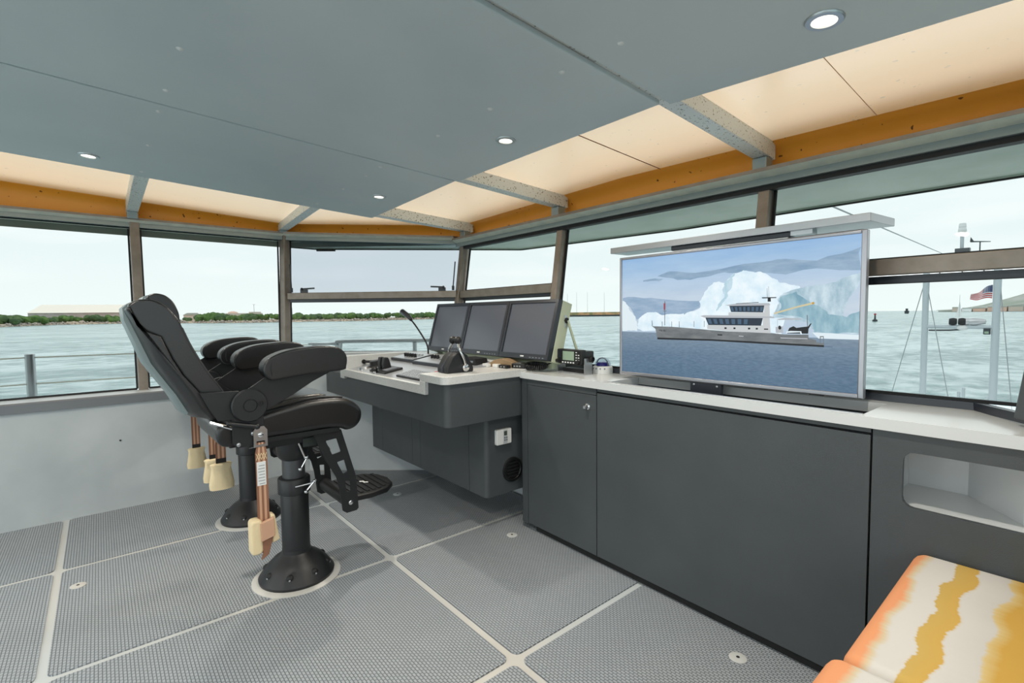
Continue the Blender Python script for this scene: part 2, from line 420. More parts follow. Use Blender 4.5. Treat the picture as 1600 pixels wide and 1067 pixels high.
# base lines (inner), going bow-wards / clockwise so that the left normal points outboard
PA, PB = (-4.76, -3.5), (-4.76, 1.29)
DA, DB = (-4.76, 1.29), (-3.745, 2.42)
FA, FB = (-3.745, 2.42), (0.32, 2.42)
SA, SB = (0.32, 2.42), (0.86, 1.35)
TA, TB = (0.86, 1.35), (0.86, -3.5)
import math as _m
def ang(a, b): return _m.atan2(b[1]-a[1], b[0]-a[0])
def mit(a1, a2): return _m.tan((a1-a2)/2)
aP, aD, aF, aS, aT = PI/2, ang(DA, DB), 0.0, ang(SA, SB), -PI/2
mPD, mDF, mFS, mST = mit(aP, aD), mit(aD, aF), mit(aF, aS), mit(aS, aT)

wall_port = struct(MB().box(-4.70, -4.60, -3.5, 1.42, -0.08, 0.79).build('wall_port', 'wall_paint'), 'pale grey painted low wall under the port windows')
run([(-0.155, 0.78), (0.06, 0.78), (0.06, 0.847), (-0.155, 0.847)], PA, (-4.76, 1.30)).build('window_sill', 'alu_light', wall_port)
run([(-0.176, 0.778), (-0.155, 0.778), (-0.155, 0.846), (-0.168, 0.846), (-0.176, 0.838)], PA, (-4.76, 1.38)).build('sill_nosing', 'sill_nose', wall_port)
MB().lathe([(0.006, 0), (0.006, 0.004)], 10, (-4.6, 0.082, 0.506), 'x').build('screw_hole', 'gasket', wall_port)
wd = MB().prism([(-4.66, 1.36), (-3.70, 2.41), (-3.78, 2.49), (-4.76, 1.42)], 'xy', -0.08, 1.05)
wall_bow_port = struct(wd.build('wall_bow_port', 'wall_paint'), 'pale grey angled wall under the port bow window')
run([(-0.09, 1.045), (0.07, 1.045), (0.07, 1.078), (-0.09, 1.078)], (-4.70, 1.36), DB, 0, mDF).build('window_sill', 'alu_light', wall_bow_port)
wall_front = struct(MB().box(-3.75, 0.28, 2.475, 2.53, -0.08, 1.03).build('wall_front', 'wall_paint'), 'pale grey front wall behind the console and cabinets')
run([(0.025, 1.028), (0.09, 1.028), (0.09, 1.058), (0.03, 1.058)], FA, (-0.262, 2.42)).build('window_sill', 'bezel', wall_front)
MB().bar((-0.262, 2.465, 1.043), (-0.05, 2.17, 1.05), 0.03, 0.03).build('window_sill', 'bezel', wall_front)
wall_stb = struct(MB().box(0.75, 0.85, -3.5, 1.36, -0.08, 0.85).build('wall_starboard', 'wall_paint'))
run([(-0.10, 0.84), (0.06, 0.84), (0.06, 0.90), (-0.10, 0.90)], TA, TB).build('window_sill', 'alu_light', wall_stb)
wall_bow_stb = struct(MB().prism([(0.2, 2.42), (0.75, 1.35), (0.86, 1.35), (0.3, 2.50)], 'xy', -0.08, 1.03).build('wall_bow_starboard', 'wall_paint'))

# ---- posts
RK = {'port': (0.09, 0.845), 'front': (0.15, 1.05), 'diag': (0.12, 0.95)}
def post(parent, p, q, w=0.062, d=0.062, up=(0, 1, 0), m='alu_frame'):
    return MB().bar(p, q, w, d, up).build('post', m, parent, bevel=0.005, seg=2)
ZT = 2.12
def port_pt(y, z, o=0.0): return Vector((-4.76-0.09*(z-0.845)-o, y, z))
def front_pt(x, z, o=0.0): return Vector((x, 2.42+0.15*(z-1.05)+o, z))
for y in (-3.4, -2.2, -0.98, 0.245):
    post(wall_port, port_pt(y, 0.84, 0.02), port_pt(y, 2.16, 0.02), up=(1, 0, 0))
P1b, P1t = Vector((-4.785, 1.300, 0.85)), Vector((-4.897, 1.359, 2.16))
post(wall_port, P1b, P1t, 0.06, 0.075, up=(1, 0.35, 0))
P2b, P2t = Vector((-3.715, 2.452, 1.05)), Vector((-3.735, 2.603, 2.09))
post(wall_front, P2b, P2t, 0.058, 0.075, up=(0, 1, 0))
for x in (-2.49, -1.075):
    post(wall_front, front_pt(x, 1.05, 0.03), front_pt(x, 2.09, 0.03), 0.056, 0.066)
# wide dark corner post on the starboard bow, leaning outboard
pp = MB().hexa([(-0.150, 2.205, 1.055), (0.06, 1.98, 1.055), (0.12, 2.04, 1.055), (-0.10, 2.26, 1.055)],
               [(-0.035, 2.335, 2.10), (0.175, 2.11, 2.10), (0.235, 2.17, 2.10), (0.015, 2.39, 2.10)])
pp.build('corner_post', 'charcoal', wall_front, bevel=0.006, seg=2)
post(wall_front, (0.30, 2.45, 1.03), (0.33, 2.58, 2.07))
for y in (1.35, 0.1, -1.2, -2.4, -3.45):
    post(wall_stb, (0.88, y, 0.88), (0.97, y, 2.13), up=(1, 0, 0))
# horizontal rails at mid height
def rail(parent, a, b, z0=1.558, z1=1.622, th=0.055):
    mb = run([(-0.028, z0), (0.027, z0), (0.027, z1), (-0.028, z1)], a, b)
    return mb.build('rail', 'alu_frame', parent, bevel=0.004, seg=2)
rf = 0.15*(1.59-1.05)+0.03
rail(wall_front, (-3.69, 2.42+rf), (-2.52, 2.42+rf)); rail(wall_front, (-1.05, 2.42+rf), (0.3, 2.42+rf), 1.548, 1.615)
d1 = P1b.lerp(P1t, 0.58); d2 = P2b.lerp(P2t, 0.53)
rail(wall_bow_port, (d1.x+0.02, d1.y+0.025), (d2.x-0.02, d2.y-0.025), 1.565, 1.625)
MB().bar((-1.05, 2.42+rf+0.03, 1.53), (0.3, 2.42+rf+0.03, 1.53), 0.05, 0.03).build('rail_gasket', 'bezel', wall_front)
MB().bar((-3.69, 2.42+rf+0.03, 1.548), (-2.52, 2.42+rf+0.03, 1.548), 0.05, 0.022).build('rail_gasket', 'bezel', wall_front)
MB().bar((d1.x, d1.y+0.03, 1.552), (d2.x-0.04, d2.y-0.01, 1.552), 0.05, 0.026).build('rail_gasket', 'bezel', wall_bow_port)

# ---- head beams and the pale ledge strip under the roof edge
def head(parent, a, b, o0, zb, ea, eb, strip=0.055):
    h = 0.034
    run([(o0-0.012, zb), (o0+0.07, zb), (o0+0.07, zb+0.072), (o0-0.004, zb+0.072), (o0-0.004, zb+h)], a, b, ea, eb).build('head_beam', 'alu_head', parent)
    run([(o0-0.006, zb+h), (o0+0.05, zb+h), (o0+0.05, zb+h+0.026), (o0-strip, zb+h+0.024), (o0-strip, zb+h+0.019)], a, b, ea, eb).build('ledge_strip', 'ledge_strip', parent)
    run([(o0-strip-0.004, zb+h+0.019), (o0+0.06, zb+h+0.026), (o0+0.06, zb+h+0.038), (o0-strip-0.004, zb+h+0.036)], a, b, ea, eb).build('edge_trim', 'alu_frame', parent)
head(wall_port, PA, PB, 0.118, 2.120, 0, mPD, 0.03)
dh = 0.125
# angled head drops from the port height to the front height
a3 = Vector((DA[0], DA[1], 0)); b3 = Vector((DB[0], DB[1], 0)); td = (b3-a3).normalized(); nd = Vector((-td.y, td.x, 0))
def drun(prof, za, zb, ea=mPD, eb=mDF):
    k = len(prof)
    vs = [a3+nd*o+td*(-ea*o)+Vector((0, 0, z+za)) for o, z in prof]+[b3+nd*o+td*(eb*o)+Vector((0, 0, z+zb)) for o, z in prof]
    return MB().add(vs, [tuple(range(k))[::-1], tuple(range(k, 2*k))]+[(i, (i+1) % k, k+(i+1) % k, k+i) for i in range(k)])
drun([(dh-0.012, 0), (dh+0.07, 0), (dh+0.07, 0.072), (dh-0.004, 0.072), (dh-0.004, 0.034)], 2.120, 2.056).build('head_beam', 'alu_head', wall_bow_port)
drun([(dh-0.006, 0.034), (dh+0.05, 0.034), (dh+0.05, 0.06), (dh-0.035, 0.058), (dh-0.035, 0.053)], 2.120, 2.056).build('ledge_strip', 'ledge_strip', wall_bow_port)
drun([(dh-0.04, 0.053), (dh+0.06, 0.06), (dh+0.06, 0.072), (dh-0.04, 0.070)], 2.120, 2.056).build('edge_trim', 'alu_frame', wall_bow_port)
head(wall_front, FA, FB, 0.128, 2.028, -mDF, mFS, 0.062)
MB().bar((-3.70, 2.42+0.16, 2.017), (0.30, 2.42+0.16, 2.017), 0.05, 0.026).build('head_gasket', 'gasket', wall_front)
head(wall_bow_stb, SA, SB, 0.125, 2.036, -mFS, mST, 0.03)
head(wall_stb, TA, TB, 0.118, 2.08, -mST, 0, 0.03)

# ---- window panes
NW = [0]
def pane(bl, br, tl, tr, out, gl='glass', thick=0.006, label=None):
    NW[0] += 1
    o = Vector(out)*thick; q = [Vector(p) for p in (bl, br, tr, tl)]
    w = MB().add(q+[p+o for p in q], [(3, 2, 1, 0), (4, 5, 6, 7), (0, 1, 5, 4), (1, 2, 6, 5), (2, 3, 7, 6), (3, 0, 4, 7)]).build('window_%d' % NW[0], gl)
    struct(w, label)
    c = sum(q, Vector())/4; g = MB()
    for k in range(4):
        a, b = q[k], q[(k+1) % 4]; a = a+(c-a).normalized()*0.006; b = b+(c-b).normalized()*0.006
        g.bar(a-o*0.5, b-o*0.5, 0.013, 0.012, out)
    g.build('gasket', 'gasket', w)
    return w
op = (-1, 0, 0)
pys = [-3.4, -2.2, -0.98, 0.245]
for k in range(4):
    y0 = pys[k]+0.034; y1 = (pys[k+1] if k < 3 else 1.30)-0.034
    y1t = y1+(0.045 if k == 3 else 0)
    pane(port_pt(y0, 0.85, 0.052), port_pt(y1, 0.85, 0.052), port_pt(y0, 2.125, 0.052), port_pt(y1t, 2.125, 0.052), op, label='tall port side window pane')
nn = tuple(nd)
def lerp_post(pb, pt, z): return pb.lerp(pt, (z-pb.z)/(pt.z-pb.z))
def dp(which, z):
    p = lerp_post(P1b, P1t, z) if which == 0 else lerp_post(P2b, P2t, z)
    return p+td*(0.035 if which == 0 else -0.035)+nd*0.03
pane(dp(0, 1.078), dp(1, 1.07), dp(0, 1.545), dp(1, 1.54), nn, label='lower pane of the angled bow window')
pane(dp(0, 1.62), dp(1, 1.62), dp(0, 2.122), dp(1, 2.062), nn, 'glass_tint', label='tinted opening upper pane of the angled bow window')
fo = (0, 1, 0)
def fpane(x0, x1, z0, z1, gl='glass', label=None):
    return pane(front_pt(x0, z0, 0.055), front_pt(x1, z0, 0.055), front_pt(x0, z1, 0.055), front_pt(x1, z1, 0.055), fo, gl, label=label)
fpane(-3.68, -2.52, 1.06, 1.54, label='lower pane of the narrow front window'); fpane(-3.68, -2.52, 1.622, 2.03, label='upper pane of the narrow front window')
fpane(-2.46, -1.105, 1.06, 2.03, label='large fixed front window pane behind the television')
fpane(-1.045, 0.29, 1.06, 1.52, label='lower pane of the starboard front window'); fpane(-1.045, 0.29, 1.615, 2.03, label='upper pane of the starboard front window')

sb0, sb1 = Vector((0.36, 2.46, 1.06)), Vector((0.90, 1.39, 1.06)); st0, st1 = Vector((0.40, 2.58, 2.05)), Vector((0.99, 1.40, 2.10))
pane(sb0, sb1, st0, st1, (0.89, 0.45, 0), label='starboard bow window pane')

# window catches and stay on the opening pane
def catch(p, sgn):
    c = p
    mb = MB(); t = td
    mb.bar(c-t*0.03*sgn, c+t*0.035*sgn, 0.02, 0.034, (0, 0, 1))
    mb.bar(c-t*0.02*sgn+Vector((0, 0, 0.02))-nd*0.012, c+t*0.105*sgn+Vector((0, 0, 0.026))-nd*0.012, 0.012, 0.014, (0, 0, 1))
    mb.ball(tuple(c-t*0.012*sgn+Vector((0, 0, 0.02))-nd*0.016), 0.013, 8, 6)
    return mb.build('window_catch', 'bezel', wall_bow_port)
ra = Vector((d1.x, d1.y, 1.64)); rb = Vector((d2.x, d2.y, 1.64))
catch(ra.lerp(rb, 0.11), 1); catch(ra.lerp(rb, 0.90), -1)
for s0, f in ((0, 0.045), (1, 0.962)):
    q = ra.lerp(rb, f); w = MB()
    w.tube([tuple(q-nd*0.02+Vector((0, 0, -0.01))), tuple(q-nd*0.02+Vector((0, 0, 0.03)))], 0.012, 8)
    w.tube([tuple(q-nd*0.02+Vector((0, 0, 0.02))), tuple(q-td*0.02*(1 if s0 == 0 else -1)+Vector((0, 0, 0.25)))], 0.006, 6)
    w.build('window_stay', 'bezel', wall_bow_port)

# ---- orange roof lining with a coved closing strip
OUTL = [(-4.93, -3.5), (-4.93, 1.39), (-3.80, 2.66), (-1.95, 2.66), (0.36, 2.66), (1.0, 1.39), (1.0, -3.5)]
def inset_poly(P, d):
    out = []; n = len(P)
    for i in range(n):
        p0, p1, p2 = Vector(P[i-1]), Vector(P[i]), Vector(P[(i+1) % n])
        a = (p1-p0).normalized(); b = (p2-p1).normalized(); na = Vector((a.y, -a.x)); nb = Vector((b.y, -b.x))
        m = (na+nb); m = m/m.length; k = d/max(0.3, m.dot(na)); q = p1+m*k
        out.append((q.x, q.y))
    return out
rb_ = MB(); rings = []
def head_z(x, y): return 2.08 if y > 2 else 2.17
for d, dz in ((0.0, None), (0.0, -0.065), (0.012, -0.036), (0.035, -0.014), (0.085, 0.0)):
    P = inset_poly(OUTL, d)
    rings.append([(x, y, (head_z(*OUTL[i]) if dz is None else roof_z(x, y)+dz)) for i, (x, y) in enumerate(P)])
n = len(OUTL)
vs = [p for r in rings for p in r]; fs = []
for k in range(len(rings)-1):
    for i in range(n-1): fs.append((k*n+i, k*n+i+1, (k+1)*n+i+1, (k+1)*n+i))
strip_fs = fs
top = rings[-1]
# two sloping sheets meeting on the ridge
def zpt(x, y): return (x, y, roof_z(x, y))
yf = top[2][1]
rb_.add([top[0], top[1], top[2], top[3], zpt(-1.95, -3.5)], [(0, 1, 2, 3, 4)])
rb_.add([zpt(-1.95, -3.5), top[3], top[4], top[5], top[6]], [(0, 1, 2, 3, 4)])
ceiling = struct(rb_.build('ceiling', 'roof_orange', smooth=True, ang=50), 'glossy orange translucent roof lining between the beams')
MB().add(vs, strip_fs).build('closing_strip', 'roof_strip', ceiling, smooth=True, ang=60)
MB().bar((-1.68, 1.5, roof_z(-1.68, 1.5)-0.001), (-1.68, 2.60, roof_z(-1.68, 2.6)-0.001), 0.005, 0.003).build('joint', 'strap_dark', ceiling)
MB().bar((-0.62, 1.5, roof_z(-0.62, 1.5)-0.001), (-0.62, 2.60, roof_z(-0.62, 2.6)-0.001), 0.002, 0.002).build('joint', 'strap', ceiling)

# roof beams (galvanised box section)
def beam(a, b, w=0.076):
    (x0, y0, z0), (x1, y1, z1) = a, b
    t = Vector((x1-x0, y1-y0, 0)).normalized(); s = Vector((-t.y, t.x, 0))*(w/2)
    def q(x, y, zb):
        zt = roof_z(x, y)+0.005
        return [Vector((x, y, zb))-s, Vector((x, y, zb))+s, Vector((x, y, zt))+s, Vector((x, y, zt))-s]
    A = q(x0, y0, z0); B = q(x1, y1, z1)
    o = MB().add(A+B, [(0, 1, 2, 3), (7, 6, 5, 4), (0, 4, 5, 1), (1, 5, 6, 2), (2, 6, 7, 3), (3, 7, 4, 0)]).build('beam', 'galvanised', ceiling, bevel=0.004, seg=2)
    return o
def bracket(x, y, zb, zt, t, w=0.07):
    t = Vector((t[0], t[1], 0)).normalized(); s = Vector((-t.y, t.x, 0))*(w/2); c = Vector((x, y, 0)); e = t*0.075
    b = [c-s, c+s, c+s+e, c-s+e]
    MB().hexa([Vector((p.x, p.y, zb)) for p in b], [Vector((p.x, p.y, zt)) for p in b]).build('bracket', 'alu_head', ceiling, bevel=0.006, seg=2)
for x, zs, ze in ((-1.083, 2.218, 2.160), (-2.50, 2.222, 2.165), (-3.665, 2.187, 2.150), (0.3, 2.16, 2.13)):
    beam((x, 1.3, zs+0.02), (x, 2.62, ze)); beam((x, -3.4, zs+0.255), (x, 1.3, zs+0.022)); bracket(x, 2.52, 2.09, ze+0.002, (0, 1))
for y, zs, ze in ((0.235, 2.262, 2.235), (1.245, 2.22, 2.205), (-0.98, 2.31, 2.28), (-2.2, 2.37, 2.33)):
    beam((-3.3, y, zs), (-4.90, y+(0.10 if y > 1 else 0), ze)); bracket(-4.83, y+(0.09 if y > 1 else 0), 2.18, ze+0.002, (-1, 0))

# suspended grey ceiling panels
YF = 1.68
def pz(k, x, y):
    z = 2.2-0.05*(y-1.68)
    if k == 0: z += 0.03*(x+2.48)
    if k == 2: z += -0.065*(x+1.08)
    return z
PX = [(-3.65, -2.488), (-2.474, -1.098), (-1.068, 0.86)]
panels = []
for k, (x0, x1) in enumerate(PX):
    y0, y1 = -3.45, (1.664, 1.682, 1.708)[k]
    b = [(x0, y0), (x1, y0), (x1, y1), (x0, y1)]
    mb = MB().hexa([(x, y, pz(k, x, y)) for x, y in b], [(x, y, pz(k, x, y)+0.02) for x, y in b])
    p = mb.build('ceiling_panel', 'ceiling_panel', ceiling, bevel=0.004, seg=2); panels.append(p)
def screw(k, x, y):
    MB().lathe([(0.0, -0.005), (0.007, -0.004), (0.011, 0.0), (0.011, 0.002)], 12, (x, y, pz(k, x, y))).build('screw', 'white_plastic', panels[k], smooth=True)
for x, y in ((-1.933, 0.238), (-2.314, 0.234), (-1.959, 1.222), (-1.577, 1.23), (-1.19, 1.24)): screw(1, x, y)
for x, y in ((-2.558, 0.23), (-3.034, 0.225), (-3.532, 0.223), (-2.55, 1.22), (-2.74, 1.217), (-3.073, 1.212), (-3.52, 1.203)): screw(0, x, y)
screw(2, -0.943, 1.238)

# downlights
def downlight(k, x, y, label, power=9.0):
    z = pz(k, x, y); t = thing('downlight', label, 'ceiling light', (x, y, z), 0, 'recessed ceiling downlights')
    t.rotation_euler = (math.atan(-0.05), -math.atan((0.03, 0.0, -0.065)[k]), 0)
    MB().lathe([(0.030, 0.0), (0.031, -0.006), (0.044, -0.006), (0.047, -0.002), (0.047, 0.002)], 32).build('trim_ring', 'steel', t, smooth=True)
    MB().lathe([(0.0, -0.0015), (0.031, -0.001), (0.031, 0.003)], 24).build('lens', 'lens', t)
    l = bpy.data.lights.new('lamp', 'AREA'); l.shape = 'DISK'; l.size = 0.055; l.energy = power; l.color = (1, 0.92, 0.8); l.spread = math.radians(150)
    o = bpy.data.objects.new('lamp', l); COL.objects.link(o); o.parent = t; o.location = (0, 0, -0.008)
    return t
downlight(2, -0.482, 1.50, 'large bright recessed downlight nearest the camera, above the television')
downlight(1, -1.782, 1.479, 'recessed downlight in the middle ceiling panel near its front edge')
downlight(0, -3.075, 1.454, 'small recessed downlight at the front corner of the port ceiling panel')
downlight(0, -3.413, -0.005, 'recessed downlight at the left edge of the port ceiling panel')
for i, (k, x, y) in enumerate(((2, -0.45, 0.0), (1, -1.78, -0.4), (2, -0.45, -1.6), (1, -1.78, -1.9), (0, -3.2, -1.9))):  # extra downlights out of view, added to help light the cabin
    downlight(k, x, y, ('unseen recessed downlight added overhead in the starboard ceiling panel', 'unseen recessed downlight added overhead in the middle ceiling panel', 'unseen recessed downlight added aft in the starboard ceiling panel', 'unseen recessed downlight added aft in the middle ceiling panel', 'unseen recessed downlight added aft in the port ceiling panel')[i])

# ---- roof overhang outside the glass
OVER = [(-5.08, -4.0), (-5.10, 1.72), (-3.92, 3.45), (-2.2, 3.70), (0.1, 3.68), (1.2, 1.6), (1.2, -4.0)]
WIN = [(-4.90, -4.0), (-4.90, 1.385), (-3.785, 2.63), (-2.2, 2.63), (0.35, 2.63), (1.0, 1.39), (1.0, -4.0)]
sof = MB()
for i in range(6):
    za = 2.095
    q = [WIN[i], WIN[i+1], OVER[i+1], OVER[i]]
    sof.add([(x, y, 2.10 if j in (2, 3) else 2.11) for j, (x, y) in enumerate(q)], [(0, 1, 2, 3)])
roof = struct(sof.build('trim_1', 'soffit'), 'pale soffit of the roof overhang outside the windows')
MB().box(-3.62, 0.84, -3.9, 1.62, 2.50, 2.54).build('roof_plate', 'soffit', roof)
cb_ = MB(); OB = inset_poly(OUTL, -0.015)
for i in range(len(OB)-1):
    a, b = OB[i], OB[i+1]; cb_.add([(a[0], a[1], 2.06), (b[0], b[1], 2.06), (b[0], b[1], roof_z(*b)-0.01), (a[0], a[1], roof_z(*a)-0.01)], [(0, 1, 2, 3)])
cb_.build('daylight_block_board', 'soffit', roof)  # unseen board added to keep daylight off the back of the strip
ep = MB(); IN_ = inset_poly(OUTL, 0.20); OU_ = inset_poly(OUTL, -0.10)
for i in range(len(OUTL)-1):
    q_ = [IN_[i], IN_[i+1], OU_[i+1], OU_[i]]
    ep.add([(x, y, roof_z(x, y)+0.11) for x, y in q_], [(0, 1, 2, 3)])
ep.build('added_edge_shade_plate', 'soffit', roof)  # unseen plate added above the lining so daylight fades towards its edge
fa = MB()
for i in range(6):
    a, b = OVER[i], OVER[i+1]
    fa.bar((a[0], a[1], 2.135), (b[0], b[1], 2.135), 0.02, 0.09)
fa.build('fascia', 'soffit', roof)
for i in range(6):
    a, b = OVER[i], OVER[i+1]
    MB().bar((a[0], a[1], 2.09), (b[0], b[1], 2.09), 0.018, 0.018).build('edge_trim', 'gasket', roof)
MB().bar((-5.10, 1.72, 2.075), (-4.99, 1.87, 2.075), 0.02, 0.016).build('drip_edge', 'gasket', roof)

# side deck and foredeck below the windows
sd = struct(MB().prism([(-5.7, -4.2), (-5.7, 2.0), (-4.3, 4.2), (0.6, 4.2), (1.6, 2.0), (1.6, -4.2)], 'xy', -0.30, -0.09).build('trim_2', 'soffit'), 'side deck around the wheelhouse')
struct(MB().prism([(-5.5, 3.6), (1.6, 3.6), (0.3, 13), (-1.4, 17.5), (-2.5, 17.5), (-4.2, 13)], 'xy', -1.7, -1.45).build('trim_3', 'deck_white'), 'foredeck')
# ================================================================== helm chairs
def rot_yz(pts, c, a):
    ca, sa = math.cos(a), math.sin(a)
    return [(c[0]+(y-c[0])*ca-(z-c[1])*sa, c[1]+(y-c[0])*sa+(z-c[1])*ca) for y, z in pts]

def tether(t, x, y, zt, ln, bag_z, near):
    """striped lashing strap with its canvas pouch, hung from the chair side"""
    s = 1 if x > 0 else -1
    m = MB().prism([(y-0.029, zt-0.055), (y+0.029, zt-0.055), (y+0.029, zt+0.02), (y+0.016, zt+0.038), (y-0.016, zt+0.038), (y-0.029, zt+0.02)], 'yz', x, x+0.006*s,
                   holes=[[(y-0.018, zt-0.045), (y+0.018, zt-0.045), (y+0.018, zt-0.028), (y-0.018, zt-0.028)]])
    br = m.build('strap_bracket', 'steel', t)
    MB().lathe([(0.0, 0.006*s), (0.010, 0.006*s), (0.012, 0.009*s), (0.006, 0.012*s), (0.0, 0.012*s)], 14, (x, y, zt), 'x').build('bolt', 'chrome', br, smooth=True)
    w = 0.025; xs = x+0.004*s
    zb = bag_z+0.02
    st = MB()
    for k in range(5):     # five woven bands
        y0 = y-w+2*w*k/5; y1 = y-w+2*w*(k+1)/5
        st.add([(xs, y0*0.6+y*0.4, zt-0.036), (xs, y1*0.6+y*0.4, zt-0.036), (xs, y1, zt-0.085), (xs, y0, zt-0.085), (xs, y1, zb), (xs, y0, zb),
                (xs-0.004*s, y0*0.6+y*0.4, zt-0.036), (xs-0.004*s, y1*0.6+y*0.4, zt-0.036), (xs-0.004*s, y1, zt-0.085), (xs-0.004*s, y0, zt-0.085), (xs-0.004*s, y1, zb), (xs-0.004*s, y0, zb)],
               [(0, 1, 2, 3), (3, 2, 4, 5), (7, 6, 9, 8), (8, 9, 11, 10)], 1 if k in (0, 2, 4) else 0)
    sp = st.build('tether_strap', ['strap', 'strap_dark'], t)
    if near:
        MB().box(xs, xs+0.002*s, y-0.021, y+0.017, zt-0.235, zt-0.125).build('care_label', 'paper', sp)
        lb = MB()
        for k in range(7): lb.box(xs+0.002*s, xs+0.0025*s, y-0.016+(0.0 if k % 3 else 0.004), y+0.012, zt-0.228+k*0.014, zt-0.2255+k*0.014)
        lb.build('label_print', 'print', sp)
        zz = MB()
        for k in range(4):
            zz.bar((xs+0.001*s, y-0.022+k*0.011, zt-0.115), (xs+0.001*s, y-0.011+k*0.011, zt-0.085), 0.002, 0.002, (1, 0, 0)); zz.bar((xs+0.001*s, y-0.011+k*0.011, zt-0.115), (xs+0.001*s, y-0.022+k*0.011, zt-0.085), 0.002, 0.002, (1, 0, 0))
        zz.build('stitching', 'canvas', sp)
        # pouch turned inside out around the strap end
        MB().prism(rrect(y-0.062, bag_z-0.085, y-0.012, bag_z+0.075, 0.018), 'yz', x-0.03*s, x+0.035*s).build('pouch', 'canvas', t, bevel=0.012)
        MB().prism([(y+0.026, bag_z+0.085), (y+0.045, bag_z+0.08), (y+0.064, bag_z-0.045), (y+0.03, bag_z-0.055)], 'yz', x-0.03*s, x+0.02*s).build('pouch', 'canvas', t, bevel=0.008)
        MB().prism([(y-0.024, bag_z+0.06), (y+0.036, bag_z+0.075), (y+0.038, bag_z-0.012), (y-0.02, bag_z-0.026)], 'yz', x+0.022*s, x+0.042*s).build('strap_fold', 'strap', t, bevel=0.004)
        MB().prism([(y-0.02, bag_z-0.02), (y+0.034, bag_z-0.01), (y+0.012, bag_z-0.095), (y-0.02, bag_z-0.115), (y-0.012, bag_z-0.09)], 'yz', x+0.012*s, x+0.03*s).build('strap_tail', 'strap_dark', t, bevel=0.003)
    else:
        # gathered pouch: elastic top, full bottom
        prof = [(0.036, 0.075), (0.045, 0.068), (0.040, 0.048), (0.046, 0.01), (0.053, -0.04), (0.051, -0.066), (0.02, -0.07), (0.0, -0.07)]
        mb = MB(); n = 20; vs = []
        for r, h in prof:
            for j in range(n):
                a = 2*PI*j/n; rr = r*(1+(0.10 if h > 0.02 else 0.04)*math.cos(7*a))
                vs.append((x+rr*0.62*math.cos(a), y+rr*math.sin(a)*1.15, bag_z+h))
        fs = [(i*n+j, i*n+(j+1) % n, (i+1)*n+(j+1) % n, (i+1)*n+j) for i in range(len(prof)-1) for j in range(n)]+[tuple(range(n))]
        mb.add(vs, fs).build('pouch', 'canvas', t, smooth=True, ang=60)
        MB().box(xs-0.006, xs+0.006, y-0.024, y+0.024, bag_z+0.06, bag_z+0.10).build('elastic_band', 'black_plastic', t)

